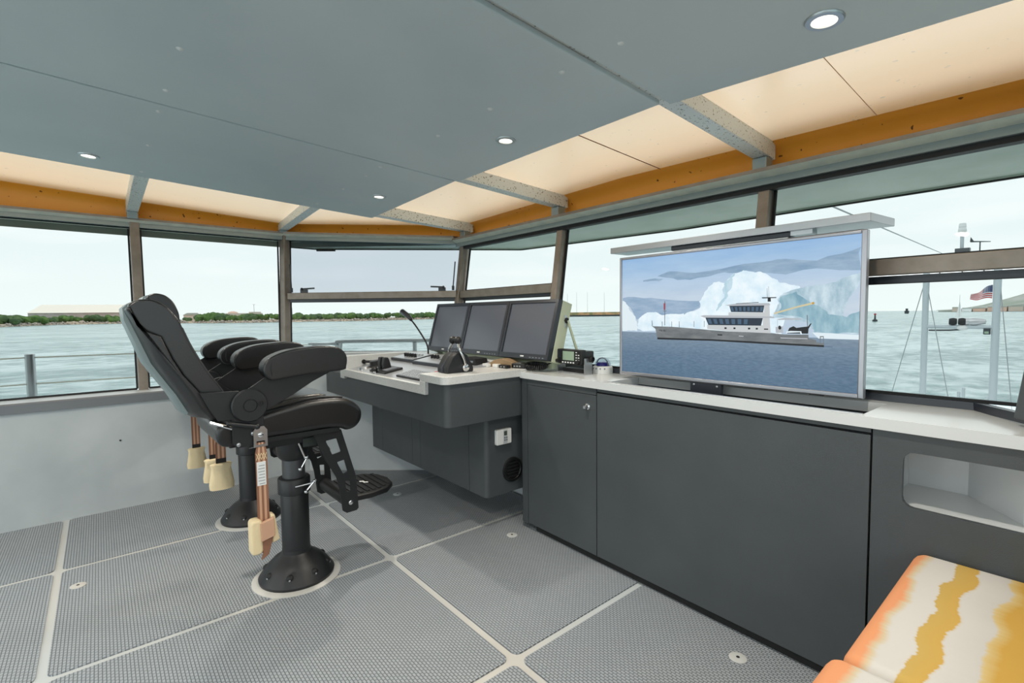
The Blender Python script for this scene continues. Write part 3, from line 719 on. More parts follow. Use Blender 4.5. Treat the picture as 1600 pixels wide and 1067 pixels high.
def helm_chair(cx, cy, label, tilt, bags):
    t = thing('helm_chair', label, 'chair', (cx, cy, 0), math.radians(1.0), 'pair of helm chairs behind the console')
    # pedestal
    base = MB().lathe([(0.0, 0.008), (0.188, 0.008), (0.190, 0.022), (0.182, 0.034), (0.155, 0.072), (0.118, 0.108), (0.088, 0.128), (0.073, 0.142), (0.071, 0.16)], 48).build('pedestal_base', 'black_metal', t, smooth=True)
    for k in range(8):
        a = 2*PI*(k+0.35)/8
        p = MB().ball((0.150*math.cos(a), 0.150*math.sin(a), 0.060), 0.0215, 10, 6, (1, 1, 0.9)).build('bolt_pocket', 'gasket', base, smooth=True)
        b = MB().ball((0.166*math.cos(a), 0.166*math.sin(a), 0.056), 0.007, 8, 6).build('bolt', 'steel', base, smooth=True)
    MB().lathe([(0.070, 0.13), (0.070, 0.50), (0.067, 0.505)], 36).build('column', 'black_metal', t, smooth=True)
    col = MB().lathe([(0.074, 0.462), (0.081, 0.466), (0.081, 0.540), (0.076, 0.546), (0.058, 0.548)], 36).build('clamp_collar', 'black_metal', t, smooth=True)
    MB().tube([(0.082, -0.02, 0.513), (0.092, 0.075, 0.519)], 0.0055, 10).tube([(0.092, 0.078, 0.528), (0.095, 0.03, 0.482)], 0.005, 8).ball((0.094, 0.078, 0.526), 0.010, 10, 6).ball((0.096, 0.030, 0.480), 0.011, 10, 6).build('clamp_lever', 'chrome', col, smooth=True)
    MB().lathe([(0.057, 0.54), (0.057, 0.68)], 32).build('inner_tube', 'grey_tube', t, smooth=True)
    hs = MB().lathe([(0.060, 0.645), (0.074, 0.66), (0.082, 0.70), (0.084, 0.76)], 28).box(-0.12, 0.10, -0.16, 0.12, 0.745, 0.785)
    hs = hs.build('swivel_housing', 'black_metal', t, smooth=True)
    MB().tube([(0.10, 0.0, 0.745), (0.112, 0.03, 0.655)], 0.0055, 10).tube([(0.112, 0.03, 0.66), (0.118, 0.0, 0.615)], 0.005, 8).ball((0.114, 0.034, 0.668), 0.010, 10, 6).ball((0.119, -0.002, 0.613), 0.011, 10, 6).build('swivel_lever', 'chrome', hs, smooth=True)
    MB().box(0.101, 0.103, 0.02, 0.09, 0.72, 0.765).build('rating_plate', 'lcd_dark', hs)
    # seat
    prof = catmull([(-0.30, 0.925), (-0.20, 0.955), (-0.107, 0.971), (-0.001, 0.986), (0.113, 0.987), (0.188, 0.978), (0.242, 0.953), (0.278, 0.917), (0.289, 0.885), (0.281, 0.843), (0.25, 0.812), (0.207, 0.803), (0.17, 0.818), (0.10, 0.830), (-0.006, 0.830), (-0.192, 0.831), (-0.30, 0.835)], 3)
    seat = MB().prism(prof, 'yz', -0.25, 0.25).build('seat', 'leather', t, bevel=0.032, seg=4, ang=55)
    MB().tube(catmull([(0.226, -0.19, 0.957), (0.226, -0.107, 0.974), (0.226, 0.0, 0.989), (0.226, 0.113, 0.990), (0.226, 0.188, 0.981)], 4, False), 0.004, 6).build('piping', 'leather_seam', seat, smooth=True)
    MB().prism([(-0.19, 0.985-0.012), (-0.02, 0.997), (0.10, 0.999), (0.15, 0.985), (0.10, 0.96), (-0.19, 0.94)], 'yz', -0.15, 0.15).build('seat_insert', 'leather', seat, bevel=0.02, seg=3, ang=30)
    MB().prism(catmull([(-0.395, 0.90), (-0.37, 0.925), (-0.33, 0.925), (-0.305, 0.90), (-0.30, 0.85), (-0.325, 0.822), (-0.365, 0.822), (-0.392, 0.85)], 3), 'yz', -0.262, 0.262).build('seat_roll', 'leather', t, bevel=0.02, seg=3, ang=55)
    MB().prism([(-0.34, 0.805), (0.17, 0.800), (0.175, 0.826), (-0.34, 0.832)], 'yz', -0.22, 0.22).build('seat_plate', 'black_metal', t, bevel=0.003, seg=1)
    # hinge plates, discs and arms on both sides
    for s in (1, -1):
        xa = 0.283*s; xb = 0.291*s
        hp = MB().prism([(-0.455, 1.080), (-0.308, 1.073), (-0.21, 0.99), (-0.203, 0.84), (-0.215, 0.818), (-0.32, 0.815), (-0.338, 0.84), (-0.338, 0.945), (-0.39, 0.948), (-0.42, 1.0)], 'yz', xa-0.012*s, xa).build('hinge_plate', 'black_metal', t, bevel=0.002, seg=1)
        for (yy, zz) in ((-0.255, 0.872), (-0.315, 0.83)):
            MB().lathe([(0.009, 0), (0.009, 0.004*s), (0.004, 0.006*s)], 10, (xa, yy, zz), 'x').build('screw', 'steel', hp, smooth=True)
        ap = [(-0.295, 1.060), (-0.272, 1.077), (-0.194, 1.127), (0.108, 1.127), (0.014, 1.084), (-0.077, 1.031), (-0.199, 0.971), (-0.235, 0.94), (-0.30, 0.95), (-0.33, 1.0)]
        arm = MB().prism(ap, 'yz', xa, xb).build('arm_plate', 'black_metal', t, bevel=0.002, seg=1)
        disc = MB().lathe([(0.0, 0.0), (0.073, 0.0), (0.075, 0.014*s), (0.070, 0.020*s), (0.030, 0.020*s), (0.029, 0.0165*s), (0.026, 0.0165*s), (0.025, 0.0215*s), (0.0, 0.0215*s)], 40, (xb, -0.268, 1.006), 'x').build('adjuster_disc', 'black_metal', arm, smooth=True)
        MB().lathe([(0.012, 0.020*s), (0.013, 0.024*s), (0.008, 0.024*s), (0.006, 0.021*s)], 14, (xb, -0.222, 1.012), 'x').build('lock_button', 'black_plastic', arm, smooth=True)
        pad = catmull([(-0.214, 1.17), (-0.206, 1.195), (-0.179, 1.22), (-0.119, 1.243), (-0.043, 1.254), (0.064, 1.259), (0.124, 1.251), (0.158, 1.23), (0.175, 1.197), (0.171, 1.152), (0.149, 1.133), (-0.021, 1.127), (-0.163, 1.113), (-0.192, 1.121), (-0.21, 1.143)], 3)
        ar = MB().prism(pad, 'yz', 0.248*s, 0.338*s).build('armrest', 'leather', t, bevel=0.024, seg=4, ang=55)
        MB().tube([(0.3385*s, -0.178, 1.135), (0.3395*s, -0.184, 1.17), (0.336*s, -0.178, 1.20)], 0.0025, 6).build('stitching', 'leather_seam', ar, smooth=True)
        # gas spring beside the hinge
        MB().tube([(0.296*s, -0.36, 0.935), (0.298*s, -0.245, 0.905)], 0.011, 10).ball((0.299*s, -0.24, 0.904), 0.013, 10, 6).build('gas_spring', 'black_metal', t, smooth=True)
        MB().tube([(0.27*s, -0.42, 0.945), (0.272*s, -0.335, 0.905)], 0.008, 8).build('spring_rod', 'chrome', t, smooth=True)
    # backrest (profile traced in side view), tilt about the hinge
    hc = (-0.32, 1.0)
    T = lambda P: rot_yz(P, hc, -tilt)
    side0 = ([(-0.690, 1.44), (-0.673, 1.452), (-0.648, 1.378), (-0.624, 1.351), (-0.576, 1.327), (-0.54, 1.232), (-0.506, 1.162), (-0.446, 1.076), (-0.386, 0.972), (-0.387, 0.958), (-0.408, 0.949), (-0.470, 0.950), (-0.490, 0.977), (-0.529, 1.059), (-0.567, 1.123), (-0.612, 1.204), (-0.645, 1.308), (-0.673, 1.394)])
    fa_ = 0.60-tilt; fwd = (math.cos(fa_), math.sin(fa_))
    def slices(poly, back, w, dep, n=14):
        Q = T(poly); secs = []
        for k in range(n+1):
            x = -w+2*w*k/n; off = dep*(1-math.sqrt(max(0.0, 1-(x/(w*1.01))**2)))
            sec = []
            for i, (p, o) in enumerate(zip(Q, poly)):
                g = off*max(0.05, min(1.0, (1.46-o[1])/0.28)) if i in back else 0
                sec.append((x, p[0]+fwd[0]*g, p[1]+fwd[1]*g))
            secs.append(sec)
        return secs
    MB().loft(slices(side0, set(range(11, 18)) | {0}, 0.25, 0.062)).build('back_bolster', 'leather', t, bevel=0.008, seg=2, ang=50)
    front = T(catmull([(-0.680, 1.455), (-0.652, 1.476), (-0.619, 1.481), (-0.592, 1.476), (-0.558, 1.456), (-0.532, 1.426), (-0.51, 1.391), (-0.498, 1.358), (-0.473, 1.289), (-0.445, 1.227), (-0.41, 1.16), (-0.357, 1.072), (-0.32, 1.00)], 3, False)+[(-0.37, 0.97), (-0.446, 1.072), (-0.506, 1.160), (-0.54, 1.230), (-0.576, 1.325), (-0.624, 1.349), (-0.648, 1.376)])
    bp = MB().prism(front, 'yz', -0.247, 0.247).build('back_cushion', 'leather', t, bevel=0.03, seg=4, ang=60)
    MB().tube([(0.232, y, z) for y, z in T(catmull([(-0.50, 1.36), (-0.474, 1.289), (-0.446, 1.227), (-0.411, 1.16), (-0.358, 1.072)], 4, False))], 0.004, 6).build('piping', 'leather_seam', bp, smooth=True)
    shell0 = ([(-0.692, 1.445), (-0.678, 1.460), (-0.650, 1.474), (-0.668, 1.452), (-0.676, 1.43), (-0.666, 1.394), (-0.638, 1.308), (-0.606, 1.208), (-0.561, 1.127), (-0.523, 1.063), (-0.484, 0.981), (-0.492, 0.962), (-0.507, 0.977), (-0.545, 1.059), (-0.583, 1.123), (-0.630, 1.204), (-0.663, 1.308), (-0.690, 1.394)])
    MB().loft(slices(shell0, set(range(18)), 0.13, 0.012)).build('back_shell', 'shell', t, smooth=True, ang=50)
    # footrest
    for s in (1, -1):
        outer = [(0.043, 0.800), (0.189, 0.803), (0.252, 0.577), (0.263, 0.534), (0.273, 0.356), (0.262, 0.346), (0.207, 0.345), (0.186, 0.362), (0.171, 0.487), (0.156, 0.552), (0.10, 0.659)]
        H = []
        for h in ([(0.105, 0.756), (0.163, 0.760), (0.185, 0.684), (0.138, 0.676)], [(0.161, 0.632), (0.201, 0.638), (0.218, 0.570), (0.193, 0.561)], [(0.203, 0.522), (0.231, 0.518), (0.232, 0.455), (0.207, 0.461)]):
            c = (sum(p[0] for p in h)/4, sum(p[1] for p in h)/4); hh = []
            for i in range(4):
                p, a, b = h[i], h[i-1], h[(i+1) % 4]
                for w in (0.22, 0.07): hh.append((p[0]+(a[0]-p[0])*w, p[1]+(a[1]-p[1])*w))
                for w in (0.07, 0.22): hh.append((p[0]+(b[0]-p[0])*w, p[1]+(b[1]-p[1])*w))
            H.append(hh)
        fa = MB().prism(outer, 'yz', 0.186*s, 0.194*s, holes=H).build('footrest_arm', 'black_metal', t)
        MB().lathe([(0.012, 0), (0.012, 0.004*s), (0.008, 0.007*s), (0.0, 0.007*s)], 14, (0.194*s, 0.229, 0.397), 'x').build('bolt', 'chrome', fa, smooth=True)
    fr = MB().tube([(-0.185, 0.229, 0.402), (0.185, 0.229, 0.402)], 0.036, 16)
    fr = fr.build('footrest_tube', 'black_plastic', t, smooth=True)
    tr = [(-0.17, 0.24), (0.17, 0.24), (0.185, 0.36), (0.165, 0.46), (0.10, 0.525), (0.0, 0.545), (-0.10, 0.525), (-0.165, 0.46), (-0.185, 0.36)]
    tread = MB().prism(tr, 'xy', 0.385, 0.418).build('footrest_tread', 'black_plastic', t, bevel=0.008, seg=2, ang=60)
    for k in range(7):
        yy = 0.27+0.036*k; wx = 0.15 if yy < 0.44 else 0.14*math.sqrt(max(0.05, 1-((yy-0.40)/0.155)**2))
        MB().box(-wx, wx, yy, yy+0.018, 0.418, 0.4225).build('tread_rib', 'black_metal', tread)
    lg = MB().box(-0.02, 0.02, 0.385, 0.397, 0.4225, 0.424).box(0.008, 0.026, 0.397, 0.409, 0.4225, 0.424).box(-0.026, -0.008, 0.373, 0.385, 0.4225, 0.424)
    lg.build('emblem', 'paper', tread)
    # lashing straps
    for (x, y, zt, bz, near) in bags: tether(t, x, y, zt, 0.3, bz, near)
    return t

helm_chair(CH1[0], CH1[1], 'black leather helm chair nearest the camera, more reclined, with striped strap hanging', 0.0, [(0.296, -0.228, 0.865, 0.405, True), (-0.296, -0.285, 0.80, 0.538, False)])
helm_chair(CH2[0], CH2[1], 'black leather helm chair by the port windows, more upright, half hidden', math.radians(15.5), [(0.296, -0.262, 0.80, 0.465, False), (-0.296, -0.268, 0.80, 0.415, False)])

# ================================================================== helm console
con = thing('helm_console', 'charcoal helm console with speckled white top and sloping instrument desk', 'console', (0, 0, 0))
def arcc(cx, cy, r, a0, a1, n=5): return [(cx+r*math.cos(math.radians(a0+(a1-a0)*k/n)), cy+r*math.sin(math.radians(a0+(a1-a0)*k/n))) for k in range(n+1)]
up = [(-3.82, 2.26), (-4.36, 1.67), (-4.36, 1.52)]+arcc(-2.44, 1.56, 0.04, -90, 0)+[(-2.40, 2.085), (-2.40, 2.26)]
MB().prism(up, 'xy', 0.742, 0.93).build('upper_box', 'charcoal', con, smooth=True)
MB().prism([(-2.62, 2.08), (-2.62, 1.52)]+arcc(-2.44, 1.56, 0.04, -90, 0)+[(-2.40, 2.2), (-2.62, 2.2)], 'xy', 0.93, 0.997).build('upper_box_end', 'charcoal', con, smooth=True)
lb = [(-3.74, 2.36), (-4.16, 1.90), (-4.16, 1.866), (-2.476, 1.866), (-2.476, 2.40), (-3.74, 2.40)]
MB().prism(lb, 'xy', 0.225, 0.742).build('lower_box', 'charcoal_gap', con, smooth=True)
xs_ = [-4.16, -3.96, -3.427, -3.301, -2.652]
for k in range(4):
    MB().box(xs_[k]+0.0015, xs_[k+1]-0.0015, 1.850, 1.868, 0.226, 0.741).build('front_panel', 'charcoal', con)
MB().prism([(-2.649, 1.88), (-2.649, 1.850)]+arcc(-2.49, 1.880, 0.03, -90, 0)+[(-2.46, 2.40), (-2.47, 2.40), (-2.47, 1.89)], 'xy', 0.224, 0.742).build('end_panel', 'charcoal', con, smooth=True)
# tops
ct = [(-2.665, 2.12), (-2.665, 1.497)]+arcc(-2.435, 1.547, 0.05, -90, 0)+[(-2.385, 2.078), (-2.385, 2.44), (-2.665, 2.44)]
top = MB().prism(ct, 'xy', 0.997, 1.045).build('console_top', 'counter_speckled', con, bevel=0.004, seg=2, ang=60)
MB().prism([(-3.91, 0.918), (-2.60, 0.918), (-2.60, 0.998), (-2.665, 1.0), (-2.665, 0.977), (-3.91, 0.977)], 'xz', 1.495, 1.525).build('front_lip', 'counter_speckled', con, bevel=0.003, seg=1)
MB().prism([(-3.97, 1.497), (-3.885, 1.497), (-3.885, 2.12), (-3.97, 2.14)], 'xy', 0.90, 1.082).build('side_rim', 'counter_speckled', con, bevel=0.004, seg=2)
MB().prism([(-3.95, 2.12), (-2.67, 2.10), (-2.67, 2.43), (-3.74, 2.41)], 'xy', 1.03, 1.080).build('back_ledge', 'counter', con, bevel=0.004, seg=2)
def deskz(y): return 0.972+0.17*(y-1.525)
MB().hexa([(-3.885, 1.52, 0.95), (-2.665, 1.52, 0.95), (-2.665, 2.12, 1.03), (-3.885, 2.12, 1.03)], [(-3.885, 1.52, deskz(1.52)), (-2.665, 1.52, deskz(1.52)), (-2.665, 2.12, deskz(2.12)), (-3.885, 2.12, deskz(2.12))]).build('instrument_desk', 'desk', con)
MB().box(-2.62, -2.50, 1.70, 1.86, 0.718, 0.742).build('cable_cover', 'gasket', con)

# thermostat and loudspeaker on the console end
tt = thing('thermostat', 'small white thermostat with grey display on the console end', 'thermostat', (-2.46, 1.98, 0.61))
MB().prism(rrect(-0.062, -0.05, 0.062, 0.05, 0.008), 'yz', 0.0, 0.026).build('case', 'white_plastic', tt, bevel=0.004, seg=2, ang=60)
MB().box(0.026, 0.027, -0.008, 0.026, -0.046, 0.046).build('control_strip', 'alu_light', tt)
MB().box(0.027, 0.0278, -0.003, 0.022, 0.008, 0.036).build('display', 'lcd_dark', tt)
for yy in (-0.002, 0.014):
    for zz in (-0.012, -0.028): MB().box(0.027, 0.0285, yy, yy+0.011, zz, zz+0.011).build('button', 'print', tt)
sp = thing('vent_outlet', 'round black air outlet at the bottom of the console end', 'vent', (-2.46, 2.065, 0.372))
MB().lathe([(0.0, 0.006), (0.062, 0.006), (0.066, 0.014), (0.080, 0.012), (0.083, 0.0)], 32, (0, 0, 0), 'x').build('ring', 'black_plastic', sp, smooth=True)
for k in range(5): MB().box(0.006, 0.012, -0.055+0.004*abs(k-2), 0.055-0.004*abs(k-2), -0.048+0.022*k, -0.040+0.022*k).build('louvre', 'gasket', sp)

# ================================================================== monitors
mon = thing('monitor_bank', 'three dark monitors side by side in a tilted housing on the console', 'monitors', (0, 0, 0))
FBt, FTp = Vector((0, 2.150, 1.108)), Vector((0, 2.262, 1.497)); ud = (FTp-FBt).normalized(); nb = Vector((0, ud.z, -ud.y)) # nb: backwards
def mp(x, u, d): p = FBt+ud*u+nb*d; return (x, p.y, p.z)
Hm = (FTp-FBt).length
def mbox(x0, x1, u0, u1, d0, d1):
    return [mp(x0, u0, d0), mp(x1, u0, d0), mp(x1, u0, d1), mp(x0, u0, d1)], [mp(x0, u1, d0), mp(x1, u1, d0), mp(x1, u1, d1), mp(x0, u1, d1)]
MB().hexa(*mbox(-3.665, -2.194, 0.0, Hm, 0.026, 0.115)).build('housing', 'monitor_box', mon, bevel=0.003, seg=1)
wx = (3.665-2.194)/3
for k in range(3):
    x0 = -3.665+wx*k+0.002; x1 = x0+wx-0.004
    bz = MB()
    b = 0.022; bb = 0.034
    for (a0, a1, u0, u1) in ((x0, x0+b, 0, Hm), (x1-b, x1, 0, Hm), (x0+b, x1-b, 0, bb), (x0+b, x1-b, Hm-b, Hm)): bz.hexa(*mbox(a0, a1, u0, u1, -0.012, 0.026))
    m = bz.build('monitor', 'bezel', mon)
    MB().hexa(*mbox(x0+b, x1-b, bb, Hm-b, -0.004, 0.02)).build('screen', 'screen_off', m)
    MB().hexa(*mbox((x0+x1)/2-0.017, (x0+x1)/2+0.017, 0.012, 0.020, -0.0126, -0.011)).build('maker_mark', 'paper', m)
    bt = MB()
    for q in range(5): bt.hexa(*mbox(x1-0.05-0.03*q, x1-0.036-0.03*q, 0.008, 0.014, -0.0126, -0.011))
    bt.build('button', 'print', m)
MB().box(-3.5, -2.70, 2.19, 2.26, 1.079, 1.115).box(-2.66, -2.25, 2.24, 2.30, 1.045, 1.115).build('foot', 'monitor_box', mon)
MB().bar((-2.185, 2.318, 1.36), (-2.150, 2.40, 1.085), 0.016, 0.012).build('brace', 'monitor_box', mon)
MB().lathe([(0.018, 0.0), (0.018, 0.010), (0.0, 0.012)], 12, (-2.194, 2.312, 1.36), 'x').build('brace_knob', 'gasket', mon, smooth=True)
MB().box(-2.194, -2.190, 2.295, 2.318, 1.315, 1.395).build('brace_plate', 'steel', mon)

# ================================================================== things on the console
def dloc(x, y, o=0.0): return (x, y, deskz(y)+o)
DT = math.atan(0.17)
def dthing(name, label, cat, x, y, rz=0, group=None):
    t = thing(name, label, cat, dloc(x, y), 0, group); t.rotation_euler = (DT, 0, rz); return t
kb = dthing('keyboard', 'black computer keyboard lying flat on the instrument desk', 'keyboard', -2.90, 1.64)
MB().box(-0.215, 0.215, -0.075, 0.075, 0.0, 0.012).build('case', 'black_plastic', kb, bevel=0.004, seg=2)
kmesh = None
for r in range(5):
    for c in range(14):
        x = -0.203+c*0.0292; y = -0.067+r*0.0275
        if kmesh is None:
            k0 = MB().hexa([(0, 0, 0.012), (0.025, 0, 0.012), (0.025, 0.023, 0.012), (0, 0.023, 0.012)], [(0.003, 0.003, 0.019), (0.022, 0.003, 0.019), (0.022, 0.020, 0.019), (0.003, 0.020, 0.019)]).build('key', 'keycap', kb); k0.location = (x, y, 0); kmesh = k0
        else: copy_part(kmesh, kb, (x, y, 0))
js = dthing('twin_lever_control', 'black twin lever control unit on the left of the instrument desk', 'lever control', -3.42, 1.64)
MB().box(-0.13, 0.13, -0.075, 0.075, 0.0, 0.016).build('base_plate', 'black_metal', js, bevel=0.004, seg=2)
for xx in (-0.05, 0.02):
    MB().prism([(-0.03, 0.01), (0.03, 0.01), (0.026, 0.06), (0.018, 0.10), (-0.012, 0.104), (-0.028, 0.06)], 'yz', xx-0.022, xx+0.022).build('lever', 'black_plastic', js, bevel=0.006, seg=2)
MB().ball((-0.01, -0.085, 0.03), 0.024, 14, 8, (1.2, 1, 0.8)).build('knob', 'black_plastic', js, smooth=True)
MB().tube([(-0.01, -0.085, 0.0), (-0.01, -0.085, 0.025)], 0.014, 10).build('knob_stem', 'chrome', js, smooth=True)
for k in range(3): MB().box(0.045+0.025*k, 0.062+0.025*k, -0.05, 0.05, 0.016, 0.022).build('switch_row', 'print', js)
tl = dthing('steering_tiller', 'small black joystick tiller lying at the left end of the desk', 'tiller', -3.72, 1.67)
MB().tube([(-0.16, 0.0, 0.03), (-0.02, 0.02, 0.035)], [0.009, 0.012], 10).build('shaft', 'black_plastic', tl, smooth=True)
MB().tube([(-0.20, 0.0, 0.03), (-0.15, 0.0, 0.03)], [0.024, 0.017], 12).build('grip', 'black_plastic', tl, smooth=True)
MB().lathe([(0.0, 0.05), (0.04, 0.045), (0.045, 0.01), (0.06, 0.0)], 20, (0.01, 0.02, 0)).build('housing', 'black_plastic', tl, smooth=True)
MB().lathe([(0.055, 0.0), (0.05, 0.016), (0.0, 0.02)], 20, (-0.03, -0.06, 0)).build('dial', 'steel', tl, smooth=True)
def module(name, label, x0, x1, y0, y1, knobs, screen=False):
    cx, cy = (x0+x1)/2, (y0+y1)/2; t = dthing(name, label, 'control panel', cx, cy)
    w, d = (x1-x0)/2, (y1-y0)/2/math.cos(DT)
    MB().box(-w, w, -d, d, 0.0, 0.024).build('case', 'bezel', t, bevel=0.004, seg=2)
    MB().box(-w+0.012, w-0.012, -d+0.012, d-0.012, 0.024, 0.0255).build('face_plate', 'desk', t)
    for kx, ky in knobs: MB().lathe([(0.013, 0.0255), (0.012, 0.052), (0.0, 0.054)], 14, (kx, ky, 0)).build('knob', 'black_plastic', t, smooth=True)
    g = MB()
    for k in range(5): g.box(-w*0.55+k*w*0.26, -w*0.55+k*w*0.26+0.022, d*0.35, d*0.35+0.012, 0.0255, 0.029)
    g.build('button', 'print', t)
    MB().box(w*0.1, w*0.75, -d*0.1, d*0.25, 0.0255, 0.0262).build('display', 'lcd_dark', t)
    return t
module('autopilot_panel', 'left control panel with a row of five black knobs', -3.80, -3.43, 1.87, 2.07, [(-0.06+0.04*k, -0.025) for k in range(5)])
module('engine_panel', 'right control panel with three black knobs behind the throttle', -3.40, -2.98, 1.85, 2.07, [(-0.10+0.042*k, 0.01) for k in range(3)]+[(0.18, -0.06)])
mk = thing('gooseneck_microphone', 'black gooseneck microphone curving up in front of the window', 'microphone', dloc(-3.56, 2.08))
x0 = -3.56; z0 = deskz(2.08)
path = catmull([(0.01, 0.0, 0.0), (0.012, 0.0, 0.05), (-0.012, 0.0, 0.105), (-0.094, 0.0, 0.178), (-0.20, 0.0, 0.258), (-0.275, 0.0, 0.305)], 4, False)
MB().tube(path, 0.007, 8).build('gooseneck', 'black_plastic', mk, smooth=True)
MB().lathe([(0.0, 0.014), (0.022, 0.012), (0.026, 0.0)], 16, (0.01, 0, 0)).build('foot', 'black_plastic', mk, smooth=True)
MB().tube([(-0.265, 0, 0.300), (-0.32, 0, 0.335), (-0.425, 0, 0.372), (-0.445, 0, 0.377)], [0.014, 0.022, 0.026, 0.012], 12).build('head', 'bezel', mk, smooth=True)

# throttle with two chrome levers
th = thing('throttle_control', 'black throttle with two chrome levers and ball knobs at the desk corner', 'throttle', (-2.575, 1.705, 1.045))
MB().prism([(-0.10, 0.0), (0.10, 0.0), (0.098, 0.03), (0.055, 0.105), (0.02, 0.128), (-0.03, 0.126), (-0.06, 0.10), (-0.10, 0.035)], 'yz', -0.058, 0.058).build('body', 'black_metal', th, bevel=0.010, seg=3, ang=35)
MB().prism([(-0.105, 0.002), (0.102, 0.002), (0.10, 0.032), (0.056, 0.107), (0.02, 0.130), (-0.03, 0.128), (-0.062, 0.10), (-0.104, 0.036)], 'yz', -0.012, 0.012).build('centre_band', 'bezel', th, bevel=0.003, seg=1)
for s in (1, -1):
    l = MB().tube(catmull([(0.066*s, 0.03, 0.032), (0.072*s, 0.018, 0.08), (0.066*s, -0.005, 0.13), (0.028*s, 0.0, 0.185)], 4, False), 0.0085, 10).build('lever', 'chrome', th, smooth=True)
    MB().lathe([(0.024, 0.0), (0.024, 0.016*s), (0.012, 0.022*s), (0.0, 0.022*s)], 18, (0.058*s, 0.03, 0.03), 'x').build('pivot_cap', 'chrome', th, smooth=True)
    MB().ball((0.027*s, 0.0, 0.200), 0.025, 16, 10).build('ball_knob', 'black_plastic', l, smooth=True)
rc = thing('stop_button', 'dome shaped red button beside the throttle', 'button', (-2.78, 1.70, 1.0))
MB().ball((0, 0, 0.012), 0.04, 16, 8, (1.2, 0.8, 0.55)).build('cap', 'red', rc, smooth=True)
MB().lathe([(0.055, -0.004), (0.052, 0.010), (0.03, 0.014)], 20).build('bezel_ring', 'alu_light', rc, smooth=True)
sb = thing('junction_box', 'flat black box on the desk behind the throttle', 'box', (-2.82, 2.03, deskz(2.03)))
MB().prism([(-0.08, 0.0), (0.08, 0.0), (0.07, 0.04), (-0.07, 0.045)], 'xz', -0.05, 0.06).build('case', 'black_plastic', sb, bevel=0.006, seg=2)
MB().box(-0.05, 0.05, -0.051, -0.0502, 0.012, 0.024).build('print_strip', 'print', sb)
gl = MB()
prof = catmull([(-0.13, 0.0), (-0.10, 0.026), (-0.04, 0.052), (0.03, 0.055), (0.10, 0.03), (0.12, 0.0)], 4, False)
gl.prism(prof, 'xz', -0.045, 0.045)
g = gl.build('leather_pouch', 'tan', None, bevel=0.014, seg=3, loc=(-2.585, 2.115, 1.046), ang=55); g.rotation_euler = (0, 0, 0.25); tag(g, 'tan leather pouch lying on the console top below the right monitor', 'pouch')
hm = thing('handset_microphone', 'black radio hand microphone lying beside the tan pouch', 'microphone', (-2.45, 2.135, 1.045), 0.35)
MB().prism(rrect(-0.055, -0.033, 0.055, 0.033, 0.02), 'xy', 0.0, 0.034).build('body', 'black_plastic', hm, bevel=0.008, seg=2, ang=60)
for k in range(3): MB().box(-0.03+0.02*k, -0.018+0.02*k, -0.0335, -0.0332, 0.010, 0.020).build('grille_slot', 'steel', hm)
MB().box(-0.02, 0.02, -0.02, 0.02, 0.034, 0.037).build('clip', 'steel', hm)
cc = thing('coiled_cord', 'black coiled microphone cord heaped at the corner of the worktop', 'cord', (-2.352, 2.185, 1.034))
pts = []
for k in range(360):
    a = 2*PI*k/360*1.0; R = 0.062; b = 2*PI*34*k/360
    cxp, cyp = 1.35*R*math.cos(a), R*0.72*math.sin(a)
    pts.append((cxp+0.014*math.cos(b)*math.cos(a), cyp+0.014*math.cos(b)*math.sin(a), 0.019+0.014*math.sin(b)+0.010*(1+math.sin(a))))
MB().tube(pts, 0.0042, 6, closed=True).build('coil', 'black_plastic', cc, smooth=True)
MB().tube(catmull([(0.075, 0.03, 0.04), (0.11, 0.05, 0.06), (0.135, 0.06, 0.085), (0.15, 0.068, 0.088)], 4, False), 0.005, 8).build('lead', 'black_plastic', cc, smooth=True)
for i, (x, y, lab) in enumerate(((-2.68, 2.03, 'clear plastic fitting on the console edge, left of two'), (-2.60, 2.055, 'clear plastic fitting on the console edge, right of two'))):
    o = MB().prism(rrect(-0.028, -0.018, 0.028, 0.018, 0.006), 'xy', 0, 0.022).build('clear_fitting', 'white_plastic', None, bevel=0.004, seg=2, loc=(x, y, 1.0455), ang=60); tag(o, lab, 'fitting', 'clear fittings on the console edge')
bx = thing('usb_socket', 'small black socket box on the console edge beside the clear fittings', 'socket', (-2.52, 2.06, 1.045))
MB().box(-0.04, 0.04, -0.02, 0.02, 0, 0.022).build('case', 'black_plastic', bx, bevel=0.003, seg=2)
for k in (-0.02, 0.012): MB().box(k, k+0.012, -0.0206, -0.02, 0.007, 0.015).build('port', 'steel', bx)

# ================================================================== cabinet run (turned one degree)
CL = (-2.385, 2.09, 0); CRZ = -0.018
def cthing(name, label, cat): return thing(name, label, cat, CL, CRZ)
u1 = cthing('cabinet', 'narrow charcoal cabinet with locked door at the console corner', 'cabinet')
MB().box(0.004, 0.638, 0.018, 0.34, 0.04, 0.988).build('body', 'charcoal_gap', u1)
MB().box(0.0, 0.055, 0.0, 0.020, 0.038, 0.988).build('stile', 'charcoal', u1)
MB().box(0.0, 0.004, 0.0, 0.34, 0.038, 0.988).build('side_panel', 'charcoal', u1)
MB().box(0.058, 0.637, 0.0, 0.020, 0.952, 0.988).build('top_rail', 'charcoal', u1)
dr = MB().box(0.058, 0.637, 0.0, 0.018, 0.042, 0.949).build('door', 'charcoal', u1, bevel=0.0015, seg=1)
MB().lathe([(0.018, 0.0), (0.018, -0.004), (0.010, -0.008), (0.010, -0.020), (0.0, -0.022)], 18, (0.575, 0.0, 0.880), 'y').box(0.566, 0.584, -0.03, -0.018, 0.872, 0.888).build('door_lock', 'chrome', dr, smooth=True)
MB().box(0.11, 0.638, 0.022, 0.30, 0.0, 0.042).build('toe_kick', 'charcoal_gap', u1)
